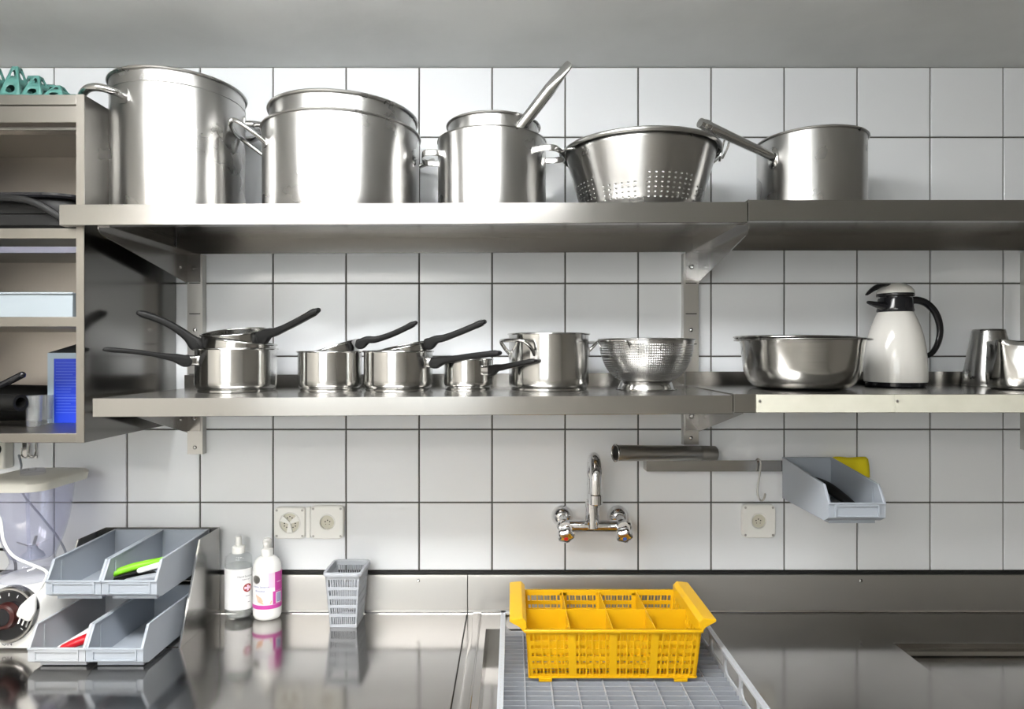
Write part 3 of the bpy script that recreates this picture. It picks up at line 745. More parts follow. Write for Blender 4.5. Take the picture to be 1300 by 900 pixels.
# footed colander
t = thing('footed_colander', 'round-bottomed finely perforated steel colander on a ring foot, lower shelf', 'colander', (.3297, -.18, zl(.33) + .0004))
Rb, zb0, Hb = .1145, .020, .1215
def rb(v):                                     # bowl profile, v 0..1
    a = v * PI / 2
    return (.044 + (Rb - .044) * math.sin(a) ** .85, zb0 + (Hb - zb0) * (1 - math.cos(a)) ** .95)
nu, nv = 132, 22
def Sb(u, v):
    r_, z_ = rb(.06 + .88 * v); return (r_ * math.cos(2 * PI * u), r_ * math.sin(2 * PI * u), z_)
m = MB().perf(Sb, nu, nv, lambda i, j: True, .33)
r_, z_ = rb(.94); m.lathe([(r_, z_), rb(.97), rb(1.0)], nu); m.lathe([(.0001, zb0 - .001), (.02, zb0), rb(.06)], nu)
obj('bowl', m, M['lathe'], t, smooth=60, weld=True)
obj('rim', MB().torus(Rb + .0015, .0024, Hb, 96, 8), M['lathe'], t, smooth=60)
obj('foot', MB().lathe([(.050, .0245), (.056, .0235), (.062, .019), (.0665, .009), (.069, .003), (.0735, .0018), (.0735, .0002), (.068, .0002), (.060, .015), (.050, .0225)], 72), M['lathe_bright'], t, smooth=50)
hh = [pol(Rb - .002, 190, .098), pol(Rb + .004, 190, .110), pol(Rb + .012, 192, .117), pol(Rb + .016, 206, .118), pol(Rb + .016, 222, .118), pol(Rb + .012, 237, .117), pol(Rb + .004, 239, .110), pol(Rb - .003, 239, .098)]
p = cr(hh, 5); obj('handle', MB().sweep(p, .0022, n=8), M['wire'], t)
hh = [pol(q[0] if 0 else math.hypot(q[0], q[1]), math.degrees(math.atan2(q[1], q[0])) - 180, q[2]) for q in hh]
p = cr(hh, 5); obj('handle', MB().sweep(p, .0022, n=8), M['wire'], t)
# steel bowls
def bowl(label, c, r, rb_, h, tilt=(0, 0, 0)):
    t = thing('steel_bowl', label, 'bowl', c, tilt)
    p = [(.0001, 0), (rb_ * .8, 0)]
    K = [(rb_, .002), (rb_ + .012, .008), (rb_ + .021, .018), (rb_ + .027, .03), (rb_ + .033, .05), (r - .006, h - .012), (r - .002, h)]
    p += K + [(r + .006, h + .001), (r + .009, h - .001), (r + .0085, h - .003)]
    obj('body', MB().lathe(p, 96), M['lathe_bright'], t, smooth=60, solid=.0009)
    obj('rim', MB().torus(r + .009, .0016, h - .001, 96, 8), M['lathe_bright'], t)
bowl('wide polished steel bowl on the lower shelf beside the thermos jug', (.692, -.22, 1.5204), .1425, .098, .118)
bowl('second steel bowl nested in the wide polished bowl, its rim just showing', (.680, -.212, 1.5395), .131, .080, .104, (0, R(.8), 0))
# thermos jug
t = thing('thermos_jug', 'white and black thermos jug standing right of the steel bowl on the lower shelf', 'jug', (.979, -.12, 1.5199))
sc = 1.0
prof = [(.071, .013), (.0725, .02), (.0722, .04), (.070, .075), (.0665, .105), (.062, .13), (.056, .152), (.0495, .170), (.0435, .184), (.041, .190), (.0001, .190)]
obj('body', MB().lathe([(.0001, .0125)] + prof, 80), M['jug_white'], t, smooth=50)
obj('base', MB().lathe([(.0001, 0), (.064, 0), (.0675, .003), (.0685, .0122), (.0001, .0122)], 80), M['black_gloss'], t)
obj('collar', MB().lathe([(.041, .1905), (.0425, .193), (.041, .20), (.0395, .222), (.0385, .226), (.0001, .226)], 64), M['black_gloss'], t, smooth=50)
obj('neck_ring', MB().lathe([(.034, .2262), (.034, .229), (.0425, .230), (.0435, .234), (.0425, .237), (.0001, .237)], 64), M['black_gloss'], t)
obj('lid', MB().lathe([(.0425, .2372), (.043, .240), (.041, .246), (.035, .254), (.025, .260), (.013, .2635), (.0001, .2645)], 64), M['jug_white'], t, smooth=60)
sx, sy = -.96, -.28                                      # direction of the spout
obj('spout', MB().sweep(cr([(sx * .030, sy * .030, .204), (sx * .058, sy * .058, .208), (sx * .086, sy * .086, .2135)], 5), lerp_sizes([(0, (.018, .014)), (.45, (.010, .0085)), (1, (.004, .004))], 11), n=14, dome=True), M['black_gloss'], t)
obj('lever', MB().sweep(cr([(sx * .012, sy * .012, .259), (sx * .044, sy * .044, .257), (sx * .070, sy * .070, .247), (sx * .090, sy * .090, .233)], 5), lerp_sizes([(0, (.008, .003)), (.5, (.012, .007)), (1, (.005, .0025))], 16), n=12, dome=True), M['black_gloss'], t)
hx, hy = .97, .20
hp = cr([(hx * .034, hy * .034, .214), (hx * .060, hy * .060, .222), (hx * .095, hy * .095, .214), (hx * .124, hy * .124, .188), (hx * .137, hy * .137, .150), (hx * .131, hy * .131, .113), (hx * .108, hy * .108, .083), (hx * .070, hy * .070, .074)], 6)
obj('handle', MB().sweep(hp, lerp_sizes([(0, (.010, .009)), (.2, (.0095, .007)), (.5, (.009, .006)), (.85, (.007, .005)), (1, (.005, .003))], len(hp)), n=14, e=2.6, dome=True, up=(hy, -hx, 0)), M['black_gloss'], t)
# beaker and pitcher
t = thing('steel_beaker', 'upturned tapered steel beaker at the right end of the lower shelf', 'beaker', (1.244, -.085, 1.5199))
obj('body', MB().lathe([(.058, 0), (.0565, .03), (.037, .142), (.0355, .1465), (.032, .148), (.0001, .1475)], 64), M['lathe'], t, smooth=50, solid=.0009)
obj('rim', MB().torus(.058, .0015, .0016, 64, 8), M['lathe'], t)
t = thing('steel_pitcher', 'steel milk pitcher with a pouring lip at the right edge of the lower shelf', 'pitcher', (1.205, -.235, 1.5199))
m = MB(); n, k = 72, 0
prof = [(.0001, 0), (.054, 0), (.061, .004), (.0645, .012), (.0655, .03), (.0645, .07), (.063, .100), (.064, .114)]
for (r_, z_) in prof:
    for i in range(n):
        a = 2 * PI * i / n; da = (math.degrees(a) - 205 + 180) % 360 - 180
        e_ = math.exp(-(da / 16) ** 2) * max(0, (z_ - .045) / .07)
        rr = r_ + .016 * e_
        m.v.append((rr * math.cos(a), rr * math.sin(a), z_ + .004 * e_))
for j in range(len(prof) - 1):
    for i in range(n): m.f.append((j * n + i, j * n + (i + 1) % n, (j + 1) * n + (i + 1) % n, (j + 1) * n + i))
obj('body', m, M['lathe_bright'], t, smooth=50, solid=.0009)
p = cr([pol(.062, 20, .10), pol(.085, 20, .105), pol(.095, 20, .075), pol(.085, 20, .04), pol(.063, 20, .03)], 6)
obj('handle', MB().sweep(p, (.006, .0025), n=10), M['wire'], t)
# ================================================================ things on the wall
def socket(px, py, label, three=False, size=.0905):
    t = thing('wall_socket', label, 'socket', (PX(px, 1.735), -.0003, PZ(py, 1.735)))
    h = size / 2; rot = Matrix.Rotation(R(90), 4, 'X')
    rw = .0265 if three else .0195; dp = .0045 if three else .007; yf = -.014
    n = 64; m = MB()
    def sq(k, hh):
        a = 2 * PI * k / n; c_, s_ = math.cos(a), math.sin(a); f = hh / (abs(c_) ** 9 + abs(s_) ** 9) ** (1 / 9); return c_ * f, s_ * f
    for (kind, y_, q) in (('s', 0, h), ('s', yf + .0025, h), ('s', yf, h - .0025), ('c', yf, rw), ('c', yf + dp, rw - .0008)):
        for k in range(n):
            x_, z_ = sq(k, q) if kind == 's' else (q * math.cos(2 * PI * k / n), q * math.sin(2 * PI * k / n)); m.v.append((x_, y_, z_))
    for r_ in range(4):
        for k in range(n): m.f.append((r_ * n + k, r_ * n + (k + 1) % n, (r_ + 1) * n + (k + 1) % n, (r_ + 1) * n + k))
    m.f.append(tuple(4 * n + k for k in range(n)))
    obj('cover_plate', m, M['white'], t, smooth=30)
    obj('ring', MB().lathe([(rw + .001, .0), (rw + .0018, .0009), (rw + .0028, .0009), (rw + .0036, 0)], 48).xf(rot), M['white'], t, loc=(0, yf, 0))
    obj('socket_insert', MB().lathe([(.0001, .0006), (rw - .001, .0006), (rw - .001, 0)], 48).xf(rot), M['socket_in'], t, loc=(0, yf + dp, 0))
    hole = lambda r_: MB().prism([(r_ * math.cos(2 * PI * k / 12), r_ * math.sin(2 * PI * k / 12)) for k in range(12)], 'y', -.0004, 0)
    if three:
        m = MB()
        for a in (30, 150, 270):                  # raised Y between the three sockets
            ca, sa = math.cos(R(a)), math.sin(R(a)); w_ = .0055
            m.prism([(-sa * w_ * .5, ca * w_ * .5), (sa * w_ * .5, -ca * w_ * .5), (ca * rw * .97 + sa * w_ * 1.5, sa * rw * .97 - ca * w_ * 1.5), (ca * rw * .97 - sa * w_ * 1.5, sa * rw * .97 + ca * w_ * 1.5)], 'y', yf + .0002, yf + dp)
        obj('divider', m, M['white'], t)
        spots = [(a, .0145) for a in (90, 210, 330)]
    else: spots = [(90, .002)]
    for a, rr in spots:
        cx_, cz_ = rr * math.cos(R(a)), rr * math.sin(R(a)); ra = R(a - 90)
        for q, w_ in ((-.0062, -.001), (0, .0028), (.0062, -.001)):
            obj('pin_hole', hole(.0017), M['dark'], t, loc=(cx_ + q * math.cos(ra) - w_ * math.sin(ra), yf + dp - .0007, cz_ + q * math.sin(ra) + w_ * math.cos(ra)))
    if not three:
        for q in (-.005, .005): obj('ground_hole', hole(.0011), M['dark'], t, loc=(q, yf + dp - .0007, -.006))
    for sx in (-1, 1):
        for sz in (-1, 1):
            obj('screw', MB().lathe([(.0001, .0008), (.0028, .0008), (.0033, 0)], 10).xf(rot), M['dull'], t, loc=(sx * (h - .008), yf, sz * (h - .008)))
    return t
socket(367.3, 664.3, 'white triple wall socket, left of the pair above the hand wash bottles', True, .0855)
socket(414.8, 663.5, 'white single wall socket, right of the pair above the hand wash bottles', False, .0905)
tag(obj('socket_bridge', MB().box(-.006, .006, -.010, 0, -.042, .042), M['white'], loc=(PX(390.5, 1.735) - .0005, -.0003, PZ(664, 1.735)), bevel=.0015), 'narrow white bridge piece joining the pair of wall sockets', 'socket cover')
socket(964, 662, 'white single wall socket under the steel hook, beside the hanging grey bin', False, .0905)

# mixer tap
t = thing('mixer_tap', 'chrome wall-mounted mixer tap with swan-neck spout behind the yellow basket', 'tap', (.2116, -.0003, 1.150))
xl, xr = PX(714, 1.74) - .2116, PX(785, 1.74) - .2116
zb_ = PZ(656, 1.74) - 1.150
rot = Matrix.Rotation(R(90), 4, 'X')
for xx in (xl, xr):
    obj('rosette', MB().lathe([(.0001, .024), (.012, .0235), (.019, .019), (.026, .009), (.0295, .002), (.0295, 0)], 40).xf(rot), M['chrome'], t, smooth=60, loc=(xx, 0, zb_))
    obj('inlet', MB().sweep(cr([(xx, -.02, zb_), (xx, -.05, zb_ - .003), (xx + (.006 if xx < 0 else -.006), -.07, zb_ - .024)], 6), [(.0115, .0115)] * 13, n=20, dome=True), M['chrome'], t)
zc = PZ(667.5, 1.68) - 1.150
obj('body', MB().sweep([(xl - .006, -.07, zc), (xr + .012, -.07, zc)], [(.0155, .0155)] * 2, n=32, dome=True), M['chrome'], t)
obj('spout_base', MB().lathe([(.0195, -.004), (.019, .012), (.0175, .03), (.0172, .05), (.0185, .0505), (.0185, .062), (.016, .064), (.0155, .07)], 32, (0, -.07, zc)), M['chrome'], t, smooth=40)
z0_ = zc + .06; zt_ = PZ(577, 1.62) - 1.150 - .013
sp = [(0, -.07, z0_), (0, -.07, z0_ + .05), (0, -.07, zt_ - .045)]
Rr = .047
for k in range(1, 13):
    a = PI * k / 12; sp.append((-.0015 * k / 12 * 2, -.07 - Rr + Rr * math.cos(a), zt_ - .045 + Rr * math.sin(a) * 1.0))
sp.append((-.004, -.07 - 2 * Rr - .002, zt_ - .085))
obj('spout', MB().sweep(sp, [(.0150, .0150)] * len(sp), n=24), M['chrome'], t)
obj('aerator', MB().lathe([(.0155, 0), (.0172, .002), (.0172, .024), (.0152, .026)], 28, (-.004, -.07 - 2 * Rr - .002, zt_ - .105)), M['chrome'], t, smooth=40)
for xx, kx, dotm in ((xl, PX(719, 1.60) - .2116, 'redgloss'), (xr, PX(794, 1.60) - .2116, 'bluegloss')):
    stem = MB().sweep([(xx + (.002 if xx < 0 else -.002), -.075, zc + .004), (kx, -.125, PZ(672, 1.62) - 1.150)], [(.0150, .0150), (.0165, .0165)], n=24)
    obj('valve_stem', stem, M['chrome'], t)
    mm = MB(); nn = 40
    prof = [(.0001, 0), (.75, 0), (1.0, .006), (1.05, .013), (.93, .020), (.6, .0235), (.35, .024), (.0001, .0235)]
    for (rs, z_) in prof:
        for i in range(nn):
            a = 2 * PI * i / nn; rr = .0205 * rs * (1 + (.10 * math.cos(5 * a) if rs > .5 else 0)); mm.v.append((rr * math.cos(a), rr * math.sin(a), z_))
    for j in range(len(prof) - 1):
        for i in range(nn): mm.f.append((j * nn + i, j * nn + (i + 1) % nn, (j + 1) * nn + (i + 1) % nn, (j + 1) * nn + i))
    kn = obj('knob', mm, M['chrome'], t, smooth=50, loc=(kx, -.122, PZ(676, 1.62) - 1.150)); kn.rotation_euler = (R(122), 0, 0)
    obj('dot', MB().lathe([(.0001, .0256), (.005, .0252), (.0055, .024)], 20), M[dotm], kn)

# bar with tube, hook, cloth, hanging bin
bx0, bx1, bzt, bzb = PX(821, 1.705), PX(1101, 1.71), PZ(584.5, 1.705), PZ(598.5, 1.705)
t = thing('towel_bar', 'flat steel bar fixed to the tiles, carrying the tube, hook, grey bin and yellow cloth', 'bar', (bx0, -.0003, bzb))
obj('front_strip', MB().box(0, bx1 - bx0, -.045, -.043, 0, bzt - bzb), M['sheet'], t)
obj('end_fold', MB().box(0, .002, -.043, 0, 0, bzt - bzb), M['sheet'], t)
obj('end_fold', MB().box(bx1 - bx0 - .002, bx1 - bx0, -.043, 0, 0, bzt - bzb), M['sheet'], t)
A = Vector((PX(783, 1.60), -.130, PZ(571.5, 1.60) + .0165)); B = Vector((PX(906, 1.71), -.048, 0))
A.z = bzt + .0335; B.z = bzt + .0195
t = thing('steel_tube', 'open-ended brushed steel tube lying on top of the flat wall bar', 'tube', A)
D = B - A
sd = D.normalized().cross(Vector((0, 0, 1))).normalized(); un = sd.cross(D.normalized())
m = MB(); nn = 40
rings = [(0, .0205), (.82, .0200), (.825, .0192), (.85, .0192), (.855, .0200), (1, .0196), (1, .0180), (0, .0186), (0, .0205)]
for f, r_ in rings:
    for i in range(nn):
        a = 2 * PI * i / nn; m.v.append(tuple(D * f + (sd * math.cos(a) + un * math.sin(a)) * r_))
for j in range(len(rings) - 1):
    for i in range(nn): m.f.append((j * nn + i, j * nn + (i + 1) % nn, (j + 1) * nn + (i + 1) % nn, (j + 1) * nn + i))
obj('tube_wall', m, M['dull'], t, smooth=30)
obj('end_ring', MB().sweep([D * -.006, D * .004], [(.0212, .0212)] * 2, n=40, caps=False), M['wire'], t, solid=.0015)
# S hook
hx_ = PX(963, 1.70)
p = cr([(hx_ - .004, -.030, PZ(597, 1.72)), (hx_ - .005, -.040, PZ(587, 1.71)), (hx_ - .001, -.049, PZ(582.5, 1.70)), (hx_ + .004, -.055, PZ(588, 1.69)), (hx_ + .002, -.055, PZ(600, 1.69)), (hx_ - .004, -.055, PZ(618, 1.69)),
        (hx_ - .005, -.058, PZ(628, 1.69)), (hx_ - .001, -.066, PZ(636, 1.68)), (hx_ + .004, -.074, PZ(634, 1.675)), (hx_ + .0065, -.079, PZ(627, 1.67))], 6)
tag(obj('s_hook', MB().sweep(p, .0024, n=10), M['dull']), 'bent steel S-hook hanging on the flat wall bar above the single socket', 'hook')
# yellow cloth over the bar end
cx0, cx1 = .8580, PX(1104, 1.69)
m = MB(); nx_, prof = 10, [(-.030, bzt - .010), (-.0385, bzt + .001), (-.044, bzt + .005), (-.050, bzt + .002), (-.053, bzt - .012), (-.054, bzt - .028), (-.0535, bzt - .044)]
for (y_, z_) in prof:
    for i in range(nx_ + 1):
        x_ = cx0 + (cx1 - cx0) * i / nx_ + (z_ - bzt) * -.05; m.v.append((x_, y_ + .0015 * math.sin(i * 1.3), z_ + .0012 * math.sin(i * .9)))
for j in range(len(prof) - 1):
    for i in range(nx_): m.f.append((j * (nx_ + 1) + i, j * (nx_ + 1) + i + 1, (j + 1) * (nx_ + 1) + i + 1, (j + 1) * (nx_ + 1) + i))
tag(obj('yellow_cloth', m, M['sponge'], solid=.004), 'yellow cleaning cloth folded over the right end of the wall bar', 'cloth')

def picking_bin(loc_, label, w=.126, L_=.27, hb=.093, hf=.093, mt='bin', lip=.048, rot=(0, 0, 0), name='storage_bin'):
    # local: x across, y from 0 (back) to -L_ (front), z from 0
    t = thing(name, label, 'storage bin', loc_, rot, group='grey storage bins')
    h = w / 2; th = .0025; fl = .007
    def side(sx):
        m = MB(); xa, xb = sx * (h - th), sx * h
        pts = [(-.001, fl), (-.001, hb), (-L_ + .024, hf), (-L_ + .0, lip), (-L_ + .0, .018), (-L_ + .02, fl)]
        m.prism(pts, 'x', min(xa, xb), max(xa, xb))
        return obj('side_wall', m, M[mt], t)
    for sx in (-1, 1):
        side(sx)
        # rolled top edge
        rp = [(sx * (h - .0026), -.001, hb), (sx * (h - .0026), -L_ + .024, hf), (sx * (h - .0026), -L_, lip)]
        obj('side_rim', MB().sweep(rp, [(.0032, .0026)] * 3, n=8, e=4), M[mt], t)
        obj('side_rib', MB().box(sx * (h - th - .0015) - .001, sx * (h - th - .0015) + .001, -L_ + .045, -L_ + .048, fl + .003, hf - .008), M[mt], t)
    obj('back_wall', MB().box(-h + th, h - th, -.0035, -.001, fl, hb), M[mt], t)
    obj('back_rim', MB().box(-h, h, -.006, 0, hb - .002, hb + .002), M[mt], t, bevel=.001)
    obj('bottom', MB().box(-h + th, h - th, -L_ + .02, -.0036, fl, fl + .0025).box(-h + .012, h - .012, -L_ + .022, -.012, 0, fl), M[mt], t)
    fm = MB().prism([(-L_, .018), (-L_ + .02, fl), (-L_ + .022, fl + .002), (-L_ + .003, .0195), (-L_ + .003, lip), (-L_, lip)], 'x', -h + th, h - th)
    obj('front_lip', fm, M[mt], t)
    lw = h * .72
    obj('label_holder', MB().box(-lw, lw, -L_ - .003, -L_, .020, .0225).box(-lw, lw, -L_ - .003, -L_, lip - .006, lip - .001).box(-lw - .004, -lw, -L_ - .003, -L_, .020, lip - .001).box(lw, lw + .004, -L_ - .003, -L_, .020, lip - .001), M[mt], t, bevel=.0006)
    obj('front_rim', MB().box(-h, h, -L_ - .004, -L_ + .004, lip - .001, lip + .0025), M[mt], t, bevel=.001)
    return t
hb_ = picking_bin((.787, -.0465, 1.212), 'grey storage bin hung on the wall bar, black tools inside, beside the yellow cloth', w=.131, L_=.248, hb=.114, hf=.088, lip=.050)
# tools in the hanging bin
t = thing('peeler', 'black-handled tool lying in the hanging grey bin', 'kitchen tool', (.795, -.19, 1.2222))
p = cr([(-.012, .09, .055), (-.006, .05, .050), (.008, 0, .034), (.022, -.05, .012)], 6)
obj('handle', MB().sweep(p, lerp_sizes([(0, (.010, .008)), (.4, (.017, .012)), (1, (.012, .009))], len(p)), n=14, dome=True), M['black'], t)
obj('blade', MB().box(-.022, -.017, -.05, .05, .0005, .004), M['offwhite'], t)

# ================================================================ bins on the metal stand
st = thing('bin_stand', 'bent steel stand holding two tiers of grey bins on the worktop', 'stand', (-.9485, 0, CT + .0003))
def panel(x):
    return MB().prism([(-.018, 0), (-.226, 0), (-.127, .232), (-.018, .232)], 'x', x - .00075, x + .00075)
XS = .1545
for s in (-1, 1):
    pl_ = obj('side_panel', panel(s * XS), M['sheet'], st)
    obj('edge_fold', MB().hexa([(s * XS - .003 * (s > 0) * 0 - .002, -.228, 0), (s * XS + .002, -.228, 0), (s * XS + .002, -.222, 0), (s * XS - .002, -.222, 0), (s * XS - .002, -.129, .232), (s * XS + .002, -.129, .232), (s * XS + .002, -.124, .232), (s * XS - .002, -.124, .232)]), M['wire'], pl_)
obj('back_panel', MB().box(-XS, XS, -.018, -.0165, 0, .232), M['sheet'], st)
obj('tier_floor', MB().box(-XS + .001, XS - .001, -.135, -.019, .1285, .130), M['sheet'], st)
obj('tier_floor', MB().box(-XS + .001, XS - .001, -.22, -.019, 0, .0015), M['sheet'], st)
BW = .1275
zl0, zu0 = CT + .0022, CT + .1308
b1 = picking_bin((-1.0125, -.062, zl0), 'lower left grey bin of the stand, white marker and red tool inside', BW, .27, .090, .090, 'bin_pale', .046)
b2 = picking_bin((-.8835, -.062, zl0), 'empty lower right grey bin of the stand', BW, .27, .090, .090, 'bin', .046)
b3 = picking_bin((-1.0125, -.0215, zu0), 'empty upper left grey bin of the stand', BW, .256, .096, .090, 'bin', .048)
b4 = picking_bin((-.8835, -.0215, zu0), 'upper right grey bin of the stand, green-handled peelers inside', BW, .256, .096, .090, 'bin', .048)
# contents
def stick(name, label, cat, o, path, keys, mt, extra=None, e=2.4, group=None):
    t = thing(name, label, cat, o, group=group)
    p = cr(path, 6); obj('handle', MB().sweep(p, lerp_sizes(keys, len(p)), n=14, e=e, dome=True), M[mt], t)
    return t
bz = zu0 + .0098
# pieces at bin fronts rest on the floor and lean on each other
t = stick('peeler', 'green and black handled peeler on top of the tools in the upper right bin', 'kitchen tool', (-.905, -.19, bz), [(-.050, -.045, .038), (-.02, -.02, .046), (.02, .01, .050), (.045, .035, .050)], [(0, (.008, .007)), (.4, (.011, .009)), (1, (.008, .007))], 'green')
obj('grip', MB().sweep(cr([(-.052, -.047, .028), (-.02, -.02, .032), (.025, .015, .036)], 6), lerp_sizes([(0, (.009, .007)), (1, (.009, .006))], 13), n=12, dome=True), M['black'], t)
t = stick('peeler', 'white-handled tool at the right of the upper right bin', 'kitchen tool', (-.876, -.19, bz), [(-.02, -.025, .042), (.01, 0, .046), (.035, .03, .050)], [(0, (.008, .006)), (.5, (.010, .007)), (1, (.007, .006))], 'white')
t = stick('peeler', 'short black handle at the left of the upper right bin', 'kitchen tool', (-.912, -.185, bz), [(-.032, -.055, .018), (-.01, -.03, .020), (.02, .02, .016)], [(0, (.011, .009)), (1, (.009, .008))], 'black')
t = stick('peeler', 'dark grey handle lying across the front of the upper right bin', 'kitchen tool', (-.882, -.20, bz), [(-.03, -.04, .022), (0, -.03, .026), (.04, -.01, .028)], [(0, (.009, .009)), (1, (.010, .010))], 'grey')
bz = zl0 + .0098
t = stick('red_tool', 'red-handled tool lying in the lower left bin', 'kitchen tool', (-1.0, -.23, bz), [(-.028, -.058, .018), (-.005, -.045, .026), (.025, -.01, .030), (.032, .04, .022)], [(0, (.009, .008)), (.5, (.014, .010)), (1, (.008, .007))], 'red')
t = stick('marker_pen', 'white marker lying aslant beside the red tool in the lower left bin', 'pen', (-1.015, -.22, bz), [(-.030, -.055, .012), (.0, -.01, .026), (.032, .045, .045)], [(0, (.006, .006)), (.5, (.008, .008)), (1, (.008, .008))], 'label')
obj('cap', MB().sweep([(.012, .010, .0333), (.033, .0465, .0455)], [(.0086, .0086)] * 2, n=14, dome=True), M['navy'], t)

# ================================================================ blender
t = thing('blender', 'white kitchen blender with clear jug and black dial at the left end of the worktop', 'blender', (-1.205, -.145, CT + .0004))
lv = [(.098, .080, .04, 0), (.118, .092, .05, .006), (.122, .094, .05, .03), (.118, .090, .05, .08), (.104, .080, .05, .120), (.088, .074, .05, .140), (.076, .070, .05, .1455)]
obj('motor_base', stack(lv), M['white_gloss'], t, smooth=50)
rx = Matrix.Rotation(R(90), 4, 'X')
dz = PZ(783, 1.50) - CT; dx = PX(7, 1.50) + 1.205
dm = struct_dummy = None
dial = obj('dial_plate', MB().lathe([(.0001, .004), (.056, .004), (.058, .006), (.062, .006), (.065, .002), (.066, -.012), (.0001, -.012)], 56).xf(rx), M['wire'], t, loc=(dx, -.094, dz)); dial.rotation_euler = (R(-6), 0, 0)
obj('dial_face', MB().lathe([(.0001, .0052), (.0555, .0052), (.0555, .0042)], 56).xf(rx), M['black_gloss'], dial)
obj('knob', MB().lathe([(.0001, .024), (.024, .024), (.028, .021), (.031, .006)], 40).xf(rx), M['copper'], dial)
obj('knob_cap', MB().lathe([(.0001, .0255), (.019, .0255), (.020, .0242)], 40).xf(rx), M['black_gloss'], dial)
m = MB()
for k in range(11):
    a = R(-40 + 26 * k); c_, s_ = math.cos(a), math.sin(a)
    m.add([(c_ * .044 - s_ * .001, -.0056, s_ * .044 + c_ * .001), (c_ * .051 - s_ * .001, -.0056, s_ * .051 + c_ * .001), (c_ * .051 + s_ * .001, -.0056, s_ * .051 - c_ * .001), (c_ * .044 + s_ * .001, -.0056, s_ * .044 - c_ * .001)], [(3, 2, 1, 0)])
obj('dial_marks', m, M['label'], dial, smooth=0)
lt = text_mb('ON', .016, 'CENTER').xf(Matrix.Translation((dx - .005, -.0945, .013)) @ Matrix.Rotation(R(90), 4, 'X'))
obj('lettering', lt, M['ink'], t, smooth=0)
jz = .1458
jp = [(.070, 0), (.0735, .003), (.0725, .012), (.060, .020), (.050, .032), (.047, .042), (.050, .055), (.058, .075), (.068, .105), (.077, .140), (.083, .180), (.0875, .225), (.089, .236)]
th = .0022
jin = [(r_ - th, z_) for r_, z_ in jp if z_ > .045]
prof = jp + [(.089 - th, .236)] + list(reversed(jin)) + [(.040, .046), (.0001, .045)]
obj('jug', MB().lathe([(.066, 0)] + prof, 72), M['jug'], t, smooth=50, loc=(0, 0, jz))
for aa in (250, 300):
    p = [pol(rr + .0012, aa, z_) for rr, z_ in jp if z_ > .05]
    obj('jug_rib', MB().sweep(p, [(.004, .002)] * len(p), n=8), M['jug'], t, loc=(0, 0, jz))
obj('blade_hub', MB().lathe([(.026, .0465), (.022, .056), (.012, .066), (.008, .076), (.0001, .077)], 32), M['grey'], t, loc=(0, 0, jz))
for aa, tl in ((20, .018), (115, .02), (200, .016), (290, .008)):
    o = obj('blade', MB().hexa([(0, -.004, .070), (.034, -.003, .070 + tl), (.034, .003, .070 + tl), (0, .004, .070), (0, -.004, .0712), (.034, -.003, .0712 + tl), (.034, .003, .0712 + tl), (0, .004, .0712)]), M['dull'], t, loc=(0, 0, jz)); o.rotation_euler = (0, 0, R(aa))
lid = [(.084, .096, .045, -.008), (.090, .102, .045, -.006), (.0925, .104, .045, .012), (.088, .100, .045, .017), (.05, .06, .04, .019)]
obj('lid', stack(lid), M['offwhite'], t, smooth=50, loc=(0, 0, jz + .2365))
obj('filler_cap', MB().lathe([(.026, 0), (.026, .012), (.023, .014), (.0001, .0135)], 40), M['jug'], t, loc=(0, 0, jz + .2546))
o_ = Vector((-1.205, -.145, CT + .0004))
def wp(px, py, d): return Vector((PX(px, d), d - CAMD, PZ(py, d))) - o_
cp = cr([wp(-30, 640, 1.60), wp(-2, 655, 1.53), wp(4, 685, 1.505), wp(16, 705, 1.50), wp(38, 716, 1.50), wp(57, 724, 1.50), wp(59, 733, 1.49), wp(50, 748, 1.485), wp(43, 758, 1.48)], 6)
cd = obj('cord', MB().sweep(cp, .0032, n=8, dome=True), M['white'], t)
e0, e1, e2 = wp(43, 757, 1.48), wp(36, 772, 1.478), wp(31, 782, 1.477)
pg = obj('plug', MB().sweep(cr([e0, e0 * .6 + e1 * .4, e1, e2], 4), lerp_sizes([(0, (.005, .005)), (.3, (.010, .007)), (.7, (.019, .008)), (1, (.018, .007))], 13), n=14, e=3, dome=True, up=(0, 1, 0)), M['white'], t)
for k in (-.010, 0, .010):
    q = e2 + Vector((k * .9, 0, -.004 - k * .4)); obj('pin', MB().sweep([q, q + Vector((-.006, 0, -.017))], .002, n=8), M['wire'], pg)

# ================================================================ bottles
def ell(prof, ry, n=56):
    m = MB().lathe(prof, n); m.v = [(x, y * ry, z) for x, y, z in m.v]; return m
def wrect(rx, ry, a0, a1, z0, z1, off=.0004, n=24):
    m = MB()
    for i in range(n + 1):
        a = R(a0 + (a1 - a0) * i / n)
        for z in (z0, z1): m.v.append(((rx + off) * math.cos(a), (ry + off) * math.sin(a), z))
    m.f = [(2 * i, 2 * i + 2, 2 * i + 3, 2 * i + 1) for i in range(n)]; return m
t = thing('sanitiser_bottle', 'clear plastic bottle with white label and red cross emblem beside the bin stand', 'bottle', (-.7315, -.0425, CT + .0004))
rx_, k_ = .036, .70; ry_ = rx_ * k_
bp = [(.0001, 0), (.030, 0), (.0345, .003), (.036, .010), (.036, .150), (.0345, .162), (.029, .168), (.017, .171), (.015, .173), (.015, .178)]
inn = [(.0135, .178), (.0135, .174), (.028, .1665), (.0325, .160), (.0345, .150), (.0345, .010), (.030, .004), (.0001, .003)]
obj('bottle_body', ell(bp + inn, k_), M['bottle'], t, smooth=45)
obj('gel', ell([(.0001, .0042), (.030, .005), (.0338, .011), (.0338, .140), (.0001, .1405)], k_), M['gel'], t, smooth=45)
